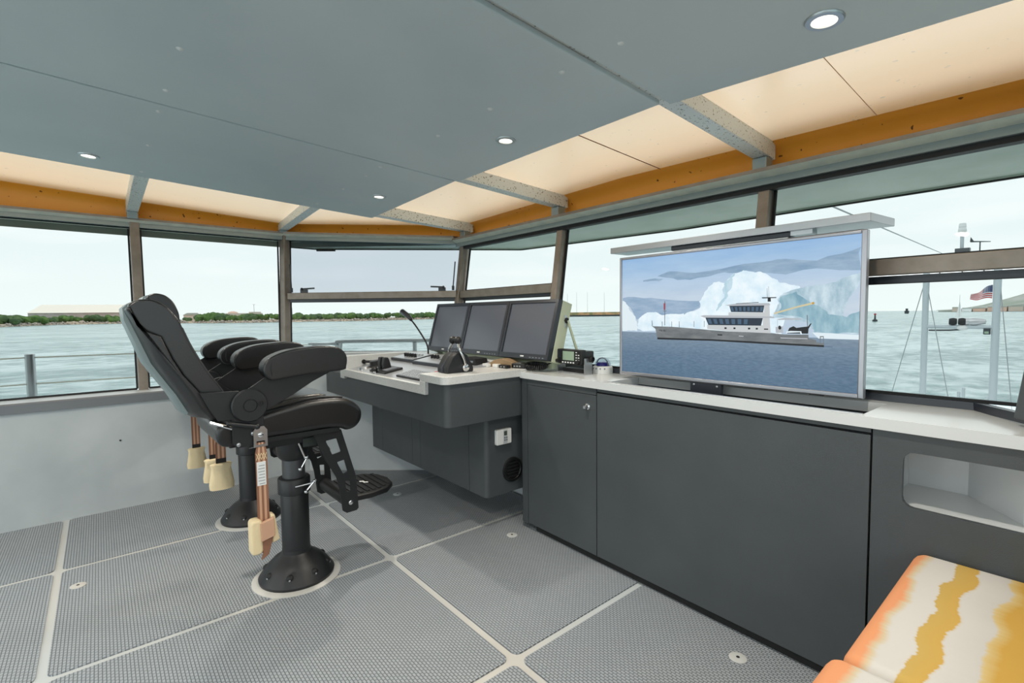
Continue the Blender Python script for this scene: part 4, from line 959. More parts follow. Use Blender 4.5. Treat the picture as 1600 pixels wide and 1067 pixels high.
u2 = cthing('television_cabinet', 'wide plain charcoal cabinet under the television', 'cabinet')
MB().box(0.642, 1.900, 0.018, 0.026, 0.04, 0.988).box(0.642, 1.900, 0.026, 0.34, 0.04, 0.80).build('body', 'charcoal_gap', u2)
MB().box(0.6415, 1.8995, 0.004, 0.020, 0.972, 0.988).build('top_rail', 'charcoal', u2)
MB().box(0.6415, 1.8995, 0.0, 0.018, 0.042, 0.964).build('front_panel', 'charcoal', u2, bevel=0.0015, seg=1)
MB().box(0.640, 1.905, 0.022, 0.30, 0.0, 0.042).build('toe_kick', 'charcoal_gap', u2)
u3 = cthing('niche_cabinet', 'charcoal cabinet with an open white rounded niche above the settee', 'cabinet')
nich = rrect(1.992, 0.738, 2.50, 0.926, 0.032)
MB().prism([(1.906, 0.042), (2.55, 0.042), (2.55, 0.988), (1.906, 0.988)], 'xz', 0.0, 0.018, holes=[nich]).build('front_panel', 'charcoal', u3)
nl = MB()
zf, zc = 0.732, 0.932
fl = [(1.945, 0.018), (2.52, 0.018), (2.52, 0.05), (2.27, 0.11), (2.115, 0.315), (1.945, 0.315)]
k = len(fl)
vs = [(x, y, zf) for x, y in fl]+[(x, y, zc) for x, y in fl]
nl.add(vs, [tuple(range(k)), tuple(range(k, 2*k))[::-1]]+[(i, i+1, k+i+1, k+i) for i in range(1, k-1)]+[(k-1, 0, k, 2*k-1)])
nl.build('niche_liner', 'counter', u3)
MB().box(1.906, 2.55, 0.018, 0.30, 0.04, 0.72).build('body', 'charcoal_gap', u3)
MB().box(1.903, 2.55, 0.022, 0.30, 0.0, 0.042).build('toe_kick', 'charcoal_gap', u3)
# worktop with the slot the television rises from
wt = thing('worktop', 'continuous pale grey worktop along the cabinets with a long television slot', 'worktop', CL, CRZ)
outer = [(-0.003, -0.012), (2.56, -0.012), (2.56, 0.05), (2.30, 0.12), (2.115, 0.395), (1.9, 0.40), (-0.003, 0.345)]
slot = [(0.70, 0.028), (0.70, 0.30), (1.868, 0.325), (1.868, 0.028)]
MB().prism(outer, 'xy', 0.990, 1.030, holes=[slot]).build('top', 'counter', wt)
MB().box(0.70, 1.868, 0.028, 0.32, 0.905, 0.915).box(0.69, 0.70, 0.028, 0.32, 0.905, 0.99).box(1.868, 1.878, 0.028, 0.33, 0.905, 0.99).box(0.69, 1.878, 0.32, 0.33, 0.905, 0.99).build('slot_liner', 'black_plastic', wt)
MB().box(0.70, 1.868, 0.018, 0.028, 1.029, 1.033).build('slot_edge', 'steel', wt)

# ================================================================== television
X0, X1, Z0, Z1, YT = -1.744, -0.567, 1.053, 1.716, 2.28
tv = thing('television', 'large flat television showing a grey ship among icebergs, raised from the worktop', 'television', (X0, YT, Z0))
W_, H_ = X1-X0, Z1-Z0; fb_ = 0.014
frm = MB()
frm.box(0, fb_, 0, 0.035, 0, H_).box(W_-fb_*1.4, W_, 0, 0.035, 0, H_).box(fb_, W_-fb_*1.4, 0, 0.035, 0, fb_*1.3).box(fb_, W_-fb_*1.4, 0, 0.035, H_-fb_, H_)
frm.build('frame', 'tv_frame', tv, bevel=0.004, seg=2)
MB().box(0.01, W_-0.01, 0.034, 0.06, 0.01, H_-0.01).build('back_cover', 'black_plastic', tv)
MB().box(0.44, 0.60, 0.005, 0.03, -0.11, 0.002).build('lift_bracket', 'bezel', tv)
for xx in (0.46, 0.58): MB().lathe([(0.006, 0), (0.006, -0.003), (0.0, -0.004)], 8, (xx, 0.005, -0.014), 'y').build('bolt', 'steel', tv)
MB().box(0.50, 0.54, 0.02, 0.05, -0.15, 0.1).build('lift_column', 'bezel', tv)
MB().box(0.985, 1.04, 0.002, 0.01, -0.004, 0.002).build('sensor', 'gasket', tv)
# lid carried above the set, with a slim lamp under it
MB().prism([(-0.05, -0.02), (1.19, -0.02), (1.215, 0.215), (-0.04, 0.13)], 'xy', 0.690, 0.722).build('lid', 'alu_lid', tv, bevel=0.002, seg=1)
MB().box(0.33, 0.90, -0.006, 0.055, 0.668, 0.690).build('lamp_housing', 'bezel', tv, bevel=0.004, seg=2)
MB().box(0.34, 0.89, 0.0, 0.05, 0.664, 0.668).build('lamp_diffuser', 'white_plastic', tv)
MB().box(0.90, 0.985, 0.0, 0.055, 0.672, 0.690).build('lid_hinge', 'steel', tv)

# picture on the screen: flat print, one screen plane with overlaid shapes
def emis(name, col, st=1.0):
    m = bpy.data.materials.new(name); m.use_nodes = True; p = m.node_tree.nodes['Principled BSDF']
    p.inputs['Base Color'].default_value = (0.02, 0.02, 0.02, 1); p.inputs['Roughness'].default_value = 0.3; p.inputs['Specular IOR Level'].default_value = 0.15
    p.inputs['Emission Color'].default_value = col; p.inputs['Emission Strength'].default_value = st; M[name] = m; return m
def emis_noise(name, c1, c2, scale, sx, sz, lo=0.35, hi=0.65, grad=None):
    m = emis(name, c1); nt = m.node_tree; L = nt.links.new; N = nt.nodes.new; p = nt.nodes['Principled BSDF']
    tc = N('ShaderNodeTexCoord'); mp_ = N('ShaderNodeMapping'); mp_.inputs['Scale'].default_value = (sx, 1, sz); L(tc.outputs['Object'], mp_.inputs[0])
    nz = N('ShaderNodeTexNoise'); nz.inputs['Scale'].default_value = scale; nz.inputs['Detail'].default_value = 6; nz.inputs['Roughness'].default_value = 0.6; L(mp_.outputs[0], nz.inputs[0])
    cr = N('ShaderNodeValToRGB'); L(nz.outputs[0], cr.inputs[0]); E = cr.color_ramp.elements
    E[0].position = lo; E[0].color = c1; E[1].position = hi; E[1].color = c2
    last = cr.outputs[0]
    if grad:   # list of (v, colour): vertical gradient mixed half and half
        sep = N('ShaderNodeSeparateXYZ'); L(tc.outputs['Object'], sep.inputs[0])
        mr = N('ShaderNodeMapRange'); mr.inputs['From Max'].default_value = H_; L(sep.outputs[2], mr.inputs[0])
        g = N('ShaderNodeValToRGB'); L(mr.outputs[0], g.inputs[0]); ge = g.color_ramp.elements
        ge[0].position, ge[0].color = grad[0]; ge[1].position, ge[1].color = grad[-1]
        for ps, c in grad[1:-1]: ge.new(ps).color = c
        mx = N('ShaderNodeMixRGB'); mx.inputs[0].default_value = 0.68; L(last, mx.inputs[1]); L(g.outputs[0], mx.inputs[2]); last = mx.outputs[0]
    L(last, p.inputs['Emission Color'])
emis_noise('pic_sky', S(176, 196, 222), S(206, 220, 236), 4, 1.0, 5.0, grad=[(0.36, S(172, 194, 212)), (0.55, S(200, 212, 222)), (0.72, S(180, 202, 222)), (0.86, S(148, 186, 220)), (1.0, S(112, 166, 216))])
emis_noise('pic_sea', S(66, 92, 116), S(116, 140, 160), 40, 1.0, 4.5, 0.36, 0.62, grad=[(0.0, S(78, 106, 132)), (0.2, S(94, 120, 144)), (0.37, S(134, 152, 170))])
emis_noise('pic_cloud', S(126, 156, 184), S(156, 180, 202), 7, 1.0, 4.0)
emis_noise('pic_cloud_low', S(134, 162, 190), S(162, 184, 206), 7, 1.0, 4.0)
emis_noise('pic_ice', S(206, 230, 244), S(234, 246, 252), 16, 1.0, 1.0, 0.3, 0.6)
emis_noise('pic_ice_blue', S(170, 202, 218), S(206, 228, 238), 16, 1.4, 0.8)
emis_noise('pic_ice_grey', S(150, 180, 196), S(202, 222, 232), 18, 1.2, 0.7)
emis_noise('pic_ice_dark', S(118, 160, 178), S(164, 196, 208), 14, 1.6, 0.6)
emis_noise('pic_hull', S(98, 104, 108), S(126, 130, 132), 9, 1.0, 3.0)
emis('pic_dark', S(22, 26, 32)); emis('pic_glass', S(34, 48, 64)); emis('pic_glass_light', S(66, 92, 116)); emis('pic_house', S(196, 200, 202)); emis('pic_roof', S(176, 182, 188))
emis('pic_crane', S(206, 196, 160)); emis('pic_tip', S(190, 150, 60)); emis('pic_grey', S(110, 116, 122)); emis('pic_white', S(222, 236, 242)); emis('pic_red', S(150, 70, 80)); emis('pic_wake', S(90, 110, 136))
PIC = {
'horizon':[(0.015, 0.37), (0.986, 0.357)],
'cloud_a':[(0.207, 0.821), (0.269, 0.852), (0.431, 0.829), (0.6, 0.86), (0.72, 0.872), (0.85, 0.841), (0.982, 0.901), (0.983, 0.764), (0.85, 0.793), (0.75, 0.768), (0.601, 0.783), (0.519, 0.812), (0.432, 0.788), (0.309, 0.779)],
'cloud_b':[(0.015, 0.656), (0.175, 0.65), (0.415, 0.613), (0.415, 0.564), (0.34, 0.502), (0.086, 0.478), (0.062, 0.567), (0.015, 0.629)],
'cloud_c':[(0.131, 0.795), (0.238, 0.797), (0.217, 0.779), (0.131, 0.786)],
'berg_main':[(0.33, 0.431), (0.333, 0.494), (0.354, 0.526), (0.415, 0.564), (0.424, 0.64), (0.45, 0.715), (0.472, 0.743), (0.494, 0.749), (0.519, 0.736), (0.54, 0.774), (0.56, 0.801), (0.593, 0.816), (0.62, 0.805), (0.662, 0.797), (0.7, 0.753), (0.729, 0.717), (0.764, 0.701), (0.799, 0.685), (0.793, 0.601), (0.753, 0.481), (0.74, 0.373), (0.34, 0.407)],
'berg_main_shade':[(0.519, 0.736), (0.54, 0.774), (0.56, 0.801), (0.553, 0.737), (0.532, 0.666), (0.512, 0.593), (0.486, 0.534), (0.52, 0.652)],
'berg_right':[(0.71, 0.48), (0.723, 0.602), (0.731, 0.629), (0.785, 0.669), (0.825, 0.684), (0.883, 0.693), (0.932, 0.726), (0.961, 0.742), (0.984, 0.746), (0.985, 0.379), (0.905, 0.383), (0.848, 0.385), (0.821, 0.457), (0.753, 0.481)],
'berg_right_dark':[(0.73, 0.616), (0.786, 0.653), (0.82, 0.6), (0.859, 0.561), (0.892, 0.504), (0.946, 0.487), (0.984, 0.524), (0.985, 0.391), (0.905, 0.39), (0.848, 0.394), (0.828, 0.47), (0.724, 0.508)],
'ice_shelf':[(0.842, 0.391), (0.905, 0.388), (0.985, 0.381), (0.985, 0.353), (0.862, 0.354)],
'berg_left':[(0.014, 0.635), (0.033, 0.62), (0.053, 0.581), (0.074, 0.524), (0.092, 0.464), (0.103, 0.413), (0.1, 0.375), (0.014, 0.374)],
'berg_small':[(0.106, 0.478), (0.137, 0.516), (0.17, 0.533), (0.202, 0.533), (0.229, 0.509), (0.28, 0.517), (0.34, 0.521), (0.35, 0.424), (0.148, 0.378), (0.103, 0.396)],
'hull':[(0.176, 0.425), (0.19, 0.418), (0.282, 0.416), (0.374, 0.406), (0.532, 0.388), (0.699, 0.382), (0.75, 0.375), (0.83, 0.377), (0.831, 0.353), (0.855, 0.343), (0.856, 0.328), (0.88, 0.325), (0.88, 0.31), (0.664, 0.318), (0.471, 0.324), (0.209, 0.324), (0.199, 0.397)],
'boot':[(0.209, 0.327), (0.471, 0.328), (0.664, 0.321), (0.88, 0.313), (0.88, 0.301), (0.664, 0.308), (0.471, 0.316), (0.21, 0.313)],
'deckhouse':[(0.448, 0.435), (0.672, 0.434), (0.672, 0.486), (0.696, 0.485), (0.701, 0.381), (0.618, 0.385), (0.532, 0.39), (0.448, 0.404)],
'main_windows':[(0.439, 0.489), (0.672, 0.485), (0.665, 0.431), (0.453, 0.433)],
'main_roof':[(0.417, 0.499), (0.433, 0.505), (0.551, 0.502), (0.696, 0.497), (0.712, 0.49), (0.712, 0.482), (0.436, 0.487)],
'upper_house':[(0.538, 0.524), (0.676, 0.522), (0.675, 0.569), (0.695, 0.571), (0.697, 0.493), (0.538, 0.502)],
'upper_windows':[(0.541, 0.571), (0.676, 0.568), (0.672, 0.522), (0.548, 0.527)],
'upper_roof':[(0.522, 0.576), (0.569, 0.586), (0.693, 0.584), (0.698, 0.573), (0.695, 0.568), (0.541, 0.57)],
'solar':[(0.567, 0.587), (0.655, 0.592), (0.655, 0.588), (0.569, 0.584)],
'radar':[(0.667, 0.624), (0.719, 0.622), (0.719, 0.616), (0.699, 0.616), (0.7, 0.593), (0.688, 0.593), (0.688, 0.616), (0.667, 0.617)],
'antenna':[(0.685, 0.684), (0.686, 0.684), (0.688, 0.622), (0.686, 0.622)],
'antenna_b':[(0.69, 0.696), (0.691, 0.696), (0.693, 0.622), (0.692, 0.622)],
'crane':[(0.71, 0.518), (0.789, 0.559), (0.842, 0.583), (0.847, 0.579), (0.845, 0.57), (0.789, 0.548), (0.713, 0.508)],
'crane_tip':[(0.838, 0.581), (0.846, 0.584), (0.847, 0.572), (0.84, 0.569)],
'awning':[(0.724, 0.476), (0.749, 0.484), (0.805, 0.479), (0.806, 0.472), (0.728, 0.47)],
'post':[(0.723, 0.476), (0.725, 0.476), (0.727, 0.38), (0.725, 0.38)],
'post_b':[(0.823, 0.501), (0.826, 0.501), (0.828, 0.387), (0.826, 0.387)],
'gear':[(0.758, 0.382), (0.766, 0.418), (0.78, 0.43), (0.79, 0.419), (0.806, 0.424), (0.828, 0.429), (0.837, 0.451), (0.839, 0.446), (0.83, 0.414), (0.829, 0.383)],
'tender':[(0.756, 0.38), (0.756, 0.395), (0.77, 0.399), (0.806, 0.398), (0.81, 0.374), (0.806, 0.372), (0.802, 0.391), (0.76, 0.386)],
'locker':[(0.718, 0.423), (0.743, 0.428), (0.745, 0.385), (0.719, 0.385)],
'life_ring':[(0.728, 0.429), (0.733, 0.434), (0.738, 0.424), (0.738, 0.412), (0.733, 0.405), (0.728, 0.413)],
'bow_mast':[(0.245, 0.618), (0.249, 0.618), (0.249, 0.427), (0.246, 0.426)],
'bow_flag':[(0.241, 0.601), (0.25, 0.604), (0.25, 0.553), (0.242, 0.548)],
'bow_yard':[(0.239, 0.543), (0.256, 0.543), (0.256, 0.538), (0.239, 0.538)],
'hawse_a':[(0.493, 0.366), (0.513, 0.366), (0.513, 0.356), (0.493, 0.358)],
'hawse_b':[(0.581, 0.36), (0.6, 0.358), (0.599, 0.352), (0.581, 0.354)],
'port0':[(0.522, 0.417), (0.531, 0.417), (0.531, 0.405), (0.522, 0.405)],
'port1':[(0.559, 0.417), (0.567, 0.417), (0.567, 0.405), (0.559, 0.405)],
'port2':[(0.616, 0.416), (0.625, 0.417), (0.625, 0.405), (0.617, 0.404)],
'port3':[(0.646, 0.416), (0.654, 0.416), (0.654, 0.405), (0.646, 0.404)],
'vent':[(0.677, 0.412), (0.692, 0.412), (0.692, 0.404), (0.677, 0.404)],
'rail':[(0.18, 0.465), (0.183, 0.465), (0.185, 0.424), (0.181, 0.424)],
'stan0':[(0.233, 0.457), (0.236, 0.457), (0.236, 0.409), (0.234, 0.408)],
'stan1':[(0.282, 0.458), (0.284, 0.458), (0.284, 0.411), (0.282, 0.411)],
'stan2':[(0.318, 0.459), (0.32, 0.459), (0.321, 0.413), (0.318, 0.413)],
'stan3':[(0.388, 0.461), (0.39, 0.461), (0.39, 0.416), (0.388, 0.416)],
'stan4':[(0.434, 0.463), (0.436, 0.463), (0.436, 0.418), (0.434, 0.418)],
'stern_rail':[(0.867, 0.369), (0.879, 0.37), (0.88, 0.325), (0.878, 0.325), (0.877, 0.364), (0.87, 0.363), (0.87, 0.326), (0.868, 0.326)],
'wake':[(0.88, 0.308), (0.906, 0.306), (0.906, 0.301), (0.88, 0.304)],
'platform':[(0.735, 0.354), (0.828, 0.354), (0.828, 0.348), (0.738, 0.348)],
'text':[(0.218, 0.398), (0.265, 0.397)],

}
sx0, sx1, sz0, sz1 = fb_, W_-fb_*1.4, fb_*1.3, H_-fb_
hzL = PIC['horizon'][0][1]*H_; hzR = PIC['horizon'][1][1]*H_
scr = MB().prism([(sx0, sz0), (sx1, sz0), (sx1, hzR), (sx0, hzL)], 'xz', 0.006, 0.02, 1).prism([(sx0, hzL), (sx1, hzR), (sx1, sz1), (sx0, sz1)], 'xz', 0.006, 0.02, 0).build('screen', ['pic_sky', 'pic_sea'], tv)
LAY = [('cloud_a', 'pic_cloud'), ('cloud_b', 'pic_cloud_low'), ('cloud_c', 'pic_cloud'), ('berg_main', 'pic_ice'), ('berg_main_shade', 'pic_ice_blue'), ('berg_right', 'pic_ice_grey'), ('berg_right_dark', 'pic_ice_dark'), ('ice_shelf', 'pic_white'),
       ('berg_left', 'pic_white'), ('berg_small', 'pic_ice'), ('wake', 'pic_wake'), ('crane', 'pic_crane'), ('crane_tip', 'pic_tip'), ('awning', 'pic_roof'), ('post', 'pic_house'), ('post_b', 'pic_grey'), ('gear', 'pic_dark'), ('locker', 'pic_roof'), ('life_ring', 'pic_dark'), ('tender', 'pic_white'),
       ('hull', 'pic_hull'), ('boot', 'pic_dark'), ('deckhouse', 'pic_house'), ('main_windows', 'pic_glass'), ('main_roof', 'pic_roof'), ('upper_house', 'pic_house'), ('upper_windows', 'pic_glass'), ('upper_roof', 'pic_roof'), ('solar', 'pic_dark'), ('radar', 'pic_dark'),
       ('antenna', 'pic_grey'), ('antenna_b', 'pic_grey'), ('bow_mast', 'pic_grey'), ('bow_flag', 'pic_red'), ('bow_yard', 'pic_grey'), ('hawse_a', 'pic_dark'), ('hawse_b', 'pic_roof'), ('port0', 'pic_dark'), ('port1', 'pic_dark'), ('port2', 'pic_dark'), ('port3', 'pic_dark'), ('vent', 'pic_dark'),
       ('rail', 'pic_grey'), ('stan0', 'pic_grey'), ('stan1', 'pic_grey'), ('stan2', 'pic_grey'), ('stan3', 'pic_grey'), ('stan4', 'pic_grey'), ('stern_rail', 'pic_grey'), ('platform', 'pic_roof')]
def rough(poly, it, amp, seed):
    rg = random.Random(seed)
    for _ in range(it):
        out = []
        for i in range(len(poly)):
            a, b = poly[i], poly[(i+1) % len(poly)]; l = math.hypot(b[0]-a[0], b[1]-a[1]); out += [a, ((a[0]+b[0])/2+rg.uniform(-1, 1)*amp*l, (a[1]+b[1])/2+rg.uniform(-1, 1)*amp*l)]
        poly = out
    return poly
def pic_poly(poly, m, lay, name):
    if 'berg' in name: poly = rough(poly, 3, 0.13, lay)
    if 'cloud' in name: poly = rough(poly, 2, 0.09, lay)
    q = [(min(max(u*W_, sx0), sx1), min(max(v*H_, sz0), sz1)) for u, v in poly]
    y = 0.006-0.00006*(lay+1)
    mb = MB(); mb.add([(a, y, b) for a, b in q], [tuple(range(len(q)))]); return mb.build(name, m, scr)
for i, (k, m) in enumerate(LAY): pic_poly(PIC[k], m, i, 'picture_'+''.join(c for c in k if not c.isdigit()))
# panes of the painted ship's windows
mw = PIC['main_windows']; uw = PIC['upper_windows']
for (q, n_, m) in ((mw, 9, 'pic_glass_light'), (uw, 8, 'pic_glass_light')):
    for k in range(n_-(2 if n_ == 9 else 0)):
        a = (k+0.25)/n_; b = (k+0.85)/n_; lp = lambda p, r, t: (p[0]+(r[0]-p[0])*t, p[1]+(r[1]-p[1])*t)
        t0, t1, b0, b1 = lp(q[0], q[1], a), lp(q[0], q[1], b), lp(q[3], q[2], a), lp(q[3], q[2], b)
        pic_poly([lp(t0, b0, 0.2), lp(t1, b1, 0.2), lp(t1, b1, 0.85), lp(t0, b0, 0.85)], m, 60, 'picture_pane')
tc_ = bpy.data.curves.new('hull_lettering', 'FONT'); tc_.body = 'FPB 781'; tc_.size = 0.0135; tc_.align_x = 'LEFT'
to = bpy.data.objects.new('hull_lettering', tc_); dg = bpy.context.evaluated_depsgraph_get()
COL.objects.link(to); bpy.context.view_layer.update()
me = bpy.data.meshes.new_from_object(to.evaluated_get(bpy.context.evaluated_depsgraph_get())); COL.objects.unlink(to)
me.materials.clear(); me.materials.append(M['pic_dark'])
to2 = bpy.data.objects.new('hull_lettering', me); COL.objects.link(to2); to2.parent = scr
tp = PIC['text'][0]; to2.rotation_euler = (PI/2, 0.05, 0); to2.location = (tp[0]*W_, 0.0015, tp[1]*H_-0.012)

# ================================================================== radio, compass
rd = thing('marine_radio', 'black marine radio with green display on a steel bracket beside the monitors', 'radio', (-2.088, 2.255, 1.03), -0.06)
MB().prism(rrect(-0.112, 0.060, 0.112, 0.152, 0.012), 'xz', -0.03, 0.012).build('front_case', 'black_plastic', rd, bevel=0.006, seg=2, ang=60)
MB().prism(rrect(-0.10, 0.064, 0.104, 0.142, 0.010), 'xz', 0.012, 0.085).build('rear_case', 'black_metal', rd, bevel=0.004, seg=2, ang=60)
MB().box(-0.055, 0.046, -0.0315, -0.03, 0.084, 0.140).build('display', 'lcd', rd)
for k in range(6): MB().bar((-0.102+0.007*k, -0.031, 0.098), (-0.096+0.007*k, -0.031, 0.144), 0.003, 0.004, (0, 1, 0)).build('grille_slot', 'bezel', rd)
for k in range(5): MB().box(-0.06+0.024*k, -0.048+0.024*k, -0.0325, -0.03, 0.066, 0.074).build('button', 'paper', rd)
for r in range(4):
    for c in range(2 if r else 1): MB().box(0.062+0.02*c, 0.072+0.02*c, -0.0325, -0.03, 0.132-0.016*r, 0.138-0.016*r).build('button', 'paper', rd)
MB().lathe([(0.014, 0.0), (0.012, -0.018), (0.0, -0.018)], 16, (0.085, -0.03, 0.076), 'y').build('volume_knob', 'black_plastic', rd, smooth=True)
MB().lathe([(0.014, 0.0), (0.010, -0.02), (0.0, -0.02)], 12, (-0.095, -0.03, 0.078), 'y').build('cord_plug', 'black_plastic', rd, smooth=True)
MB().prism([(-0.122, 0.0), (0.122, 0.0), (0.122, 0.10), (0.116, 0.10), (0.116, 0.008), (-0.116, 0.008), (-0.116, 0.10), (-0.122, 0.10)], 'xz', -0.015, 0.05).build('bracket', 'steel', rd)
MB().lathe([(0.020, 0.0), (0.020, 0.018), (0.014, 0.022), (0.012, 0.012), (0.0, 0.012)], 18, (0.122, 0.035, 0.095), 'x').build('bracket_knob', 'black_plastic', rd, smooth=True)
MB().box(-0.09, 0.09, 0.005, 0.06, 0.008, 0.03).build('bracket_pad', 'gasket', rd)
cp = thing('compass', 'small white dome compass standing on the worktop left of the television', 'compass', (-1.965, 2.40, 1.03))
MB().lathe([(0.062, 0.0), (0.064, 0.008), (0.060, 0.040), (0.052, 0.046), (0.046, 0.046)], 36).build('base', 'white_plastic', cp, smooth=True)
MB().lathe([(0.050, 0.046), (0.049, 0.06), (0.044, 0.075), (0.033, 0.089), (0.016, 0.097), (0.0, 0.099)], 28).build('dome', 'dome', cp, smooth=True)
MB().lathe([(0.040, 0.046), (0.040, 0.058), (0.030, 0.068), (0.0, 0.070)], 24).build('card', 'navy', cp, smooth=True)
MB().tube([(0.045*math.cos(a), -0.004, 0.050+0.045*math.sin(a)) for a in [PI*k/14 for k in range(15)]], 0.0035, 6).build('hood_bow', 'print', cp, smooth=True)
for k in range(5): MB().box(-0.004, 0.004, -0.0645, -0.060, 0.028, 0.036).xf(Matrix.Rotation(math.radians(-50+25*k), 4, 'Z')).build('degree_mark', 'print', cp)

# ================================================================== settee
st = thing('settee_base', 'charcoal settee base under the striped cushions', 'settee', (0, 0, 0))
MB().prism([(-0.32, 0.35), (0.735, 0.35), (0.735, 1.33), (0.36, 2.045), (-0.32, 2.045)], 'xy', 0.0, 0.44).build('plinth', 'charcoal', st, bevel=0.004, seg=1)
def cushion(x0, x1, y0, y1, z0, z1, label, r=0.035):
    n = 14; m = 14
    o = MB().prism(rrect(x0, y0, x1, y1, r, 5), 'xy', z0, z1).build('seat_cushion', 'striped_fabric', None, bevel=0.035, seg=4, ang=60)
    tag(o, label, 'cushion', 'striped seat cushions'); return o
cushion(-0.352, 0.36, 1.282, 2.052, 0.441, 0.604, 'watercolour striped cushion against the niche cabinet')
cushion(-0.368, 0.735, 0.50, 1.276, 0.441, 0.612, 'watercolour striped cushion at the bottom edge, nearest the camera')
# ================================================================== outside
# sea
sea = MB()
sea.add([(-6000, -6000, -3), (6000, -6000, -3), (6000, 8000, -3), (-6000, 8000, -3)], [(0, 1, 2, 3)])
so = sea.build('sea', 'sea_water'); tag(so, 'choppy pale green water of the harbour', 'water', kind='stuff')

mat('foliage', S(64, 96, 46), 0.8, var=(S(104, 134, 62), 0.35, 0.35, 0.7), bump=(2, 0.6), coords='Object')
mat('foliage_dark', S(58, 84, 50), 0.8, var=(S(90, 116, 62), 0.35, 0.35, 0.7), bump=(2, 0.6))
mat('rock', S(206, 194, 182), 0.9, var=(S(126, 118, 112), 0.6, 0.35, 0.65))
mat('sand', S(206, 184, 160), 0.9, var=(S(170, 152, 132), 0.1, 0.35, 0.65))
mat('warehouse_roof', S(250, 240, 226), 0.7); mat('warehouse_wall', S(184, 172, 166), 0.8, var=(S(170, 158, 152), 0.15, 0.4, 0.6))
mat('building_tan', S(206, 190, 176), 0.8); mat('building_pink', S(222, 186, 166), 0.8); mat('hill', S(176, 178, 172), 0.9, var=(S(150, 160, 146), 0.02, 0.4, 0.6)); mat('sail', S(244, 244, 242), 0.7)
mat('dark_hull', S(60, 66, 70), 0.6); mat('flag_red', S(196, 58, 66), 0.7); mat('flag_white', S(236, 234, 234), 0.7); mat('flag_blue', S(92, 104, 140), 0.7)
mat('jetty_wall', S(60, 66, 68), 0.9); mat('jetty_top', S(196, 150, 110), 0.9, var=(S(120, 124, 84), 0.12, 0.4, 0.6))

TREES = [(-489.3, -50.2, -1.3, 7.4, 5.4), (-514.5, -45.0, -0.3, 5.2, 4.6), (-543.4, -39.0, -1.6, 7.7, 5.4), (-576.8, -32.2, -0.9, 4.5, 3.3), (-612.9, -24.1, 0.0, 9.8, 5.7), (-617.2, -15.0, 1.1, 3.3, 3.6), (-622.3, -4.3, -0.7, 10.2, 6.5), (-627.6, 6.9, -2.3, 8.7, 5.8), (-631.1, 14.4, -1.1, 4.9, 4.2), (-547.6, 64.9, -2.1, 3.0, 2.0), (-531.5, 74.8, -2.2, 6.0, 5.5), (-522.5, 80.4, -2.3, 7.3, 7.0), (-512.1, 86.7, -1.4, 5.3, 5.9), (-500.5, 93.9, -1.8, 5.9, 4.1), (-490.5, 100.0, -1.8, 4.5, 4.9), (-484.2, 103.9, -1.9, 5.1, 5.6), (-482.6, 110.0, 0.9, 2.9, 4.8), (-494.2, 123.1, 0.8, 6.1, 5.5), (-505.3, 144.1, -0.7, 2.9, 3.7), (-503.2, 148.2, -0.3, 5.9, 6.1), (-499.1, 156.4, -1.4, 6.4, 4.1), (-495.3, 163.8, -1.0, 6.4, 5.0), (-492.0, 170.5, -0.6, 6.0, 4.4), (-488.6, 177.2, -0.2, 5.5, 4.8), (-486.0, 182.3, -0.2, 4.0, 5.5), (-483.0, 188.2, -0.3, 6.0, 4.7), (-479.6, 195.0, -0.9, 5.5, 5.8), (-479.4, 203.3, -0.5, 7.1, 5.1), (-492.6, 222.1, 0.8, 3.2, 5.6), (-499.0, 231.3, 0.8, 4.9, 5.1), (-513.4, 251.9, 1.7, 5.1, 5.5), (-522.9, 265.4, 1.6, 5.2, 5.7), (-540.4, 290.4, -1.6, 6.7, 5.2), (-556.5, 313.3, -1.2, 5.8, 5.6), (-570.5, 333.2, -1.4, 7.3, 7.2), (-581.7, 349.1, -1.6, 5.5, 5.9)]
SHORE = [(-433.2, -62.6), (-473.2, -51.0), (-604.6, -24.5), (-625.3, 18.7), (-548.6, 58.6), (-471.8, 105.0), (-500.3, 136.5), (-469.7, 196.9), (-593.0, 370.5), (-700.2, 503.2)]
# bank of sand and loose rock along the shore
bank = MB()
for i in range(len(SHORE)-1):
    a = Vector(SHORE[i]); b = Vector(SHORE[i+1]); ua = a.normalized(); ub = b.normalized()
    bank.add([(a.x, a.y, -3.1), (b.x, b.y, -3.1), tuple(b+ub*6)+(-1.2,), tuple(a+ua*6)+(-1.2,), tuple(b+ub*160)+(-0.2,), tuple(a+ua*160)+(-0.2,)], [(0, 1, 2, 3), (3, 2, 4, 5)])
struct(bank.build('ground_1', 'sand'), 'low sandy shore across the water')
rk = MB()
for i in range(len(SHORE)-1):
    a = Vector(SHORE[i]); b = Vector(SHORE[i+1]); L_ = (b-a).length
    for k in range(int(L_/0.8)):
        p = a.lerp(b, random.random()); u = p.normalized(); d = random.random(); q = p+u*(6*d)
        r = random.uniform(0.6, 1.5); c = (q.x, q.y, -3+2.3*d)
        vs = [(c[0]+r*random.uniform(.6, 1.2)*sx, c[1]+r*random.uniform(.6, 1.2)*sy, c[2]+r*0.8*random.uniform(.6, 1.1)*sz) for sx, sy, sz in ((1, 0, 0), (0, 1, 0), (-1, 0, 0), (0, -1, 0), (0, 0, 1), (0, 0, -1))]
        rk.add(vs, [(0, 1, 4), (1, 2, 4), (2, 3, 4), (3, 0, 4), (1, 0, 5), (2, 1, 5), (3, 2, 5), (0, 3, 5)])
ro = rk.build('shore_rocks', 'rock'); tag(ro, 'pale broken rocks lining the far shore', 'rocks', kind='stuff')

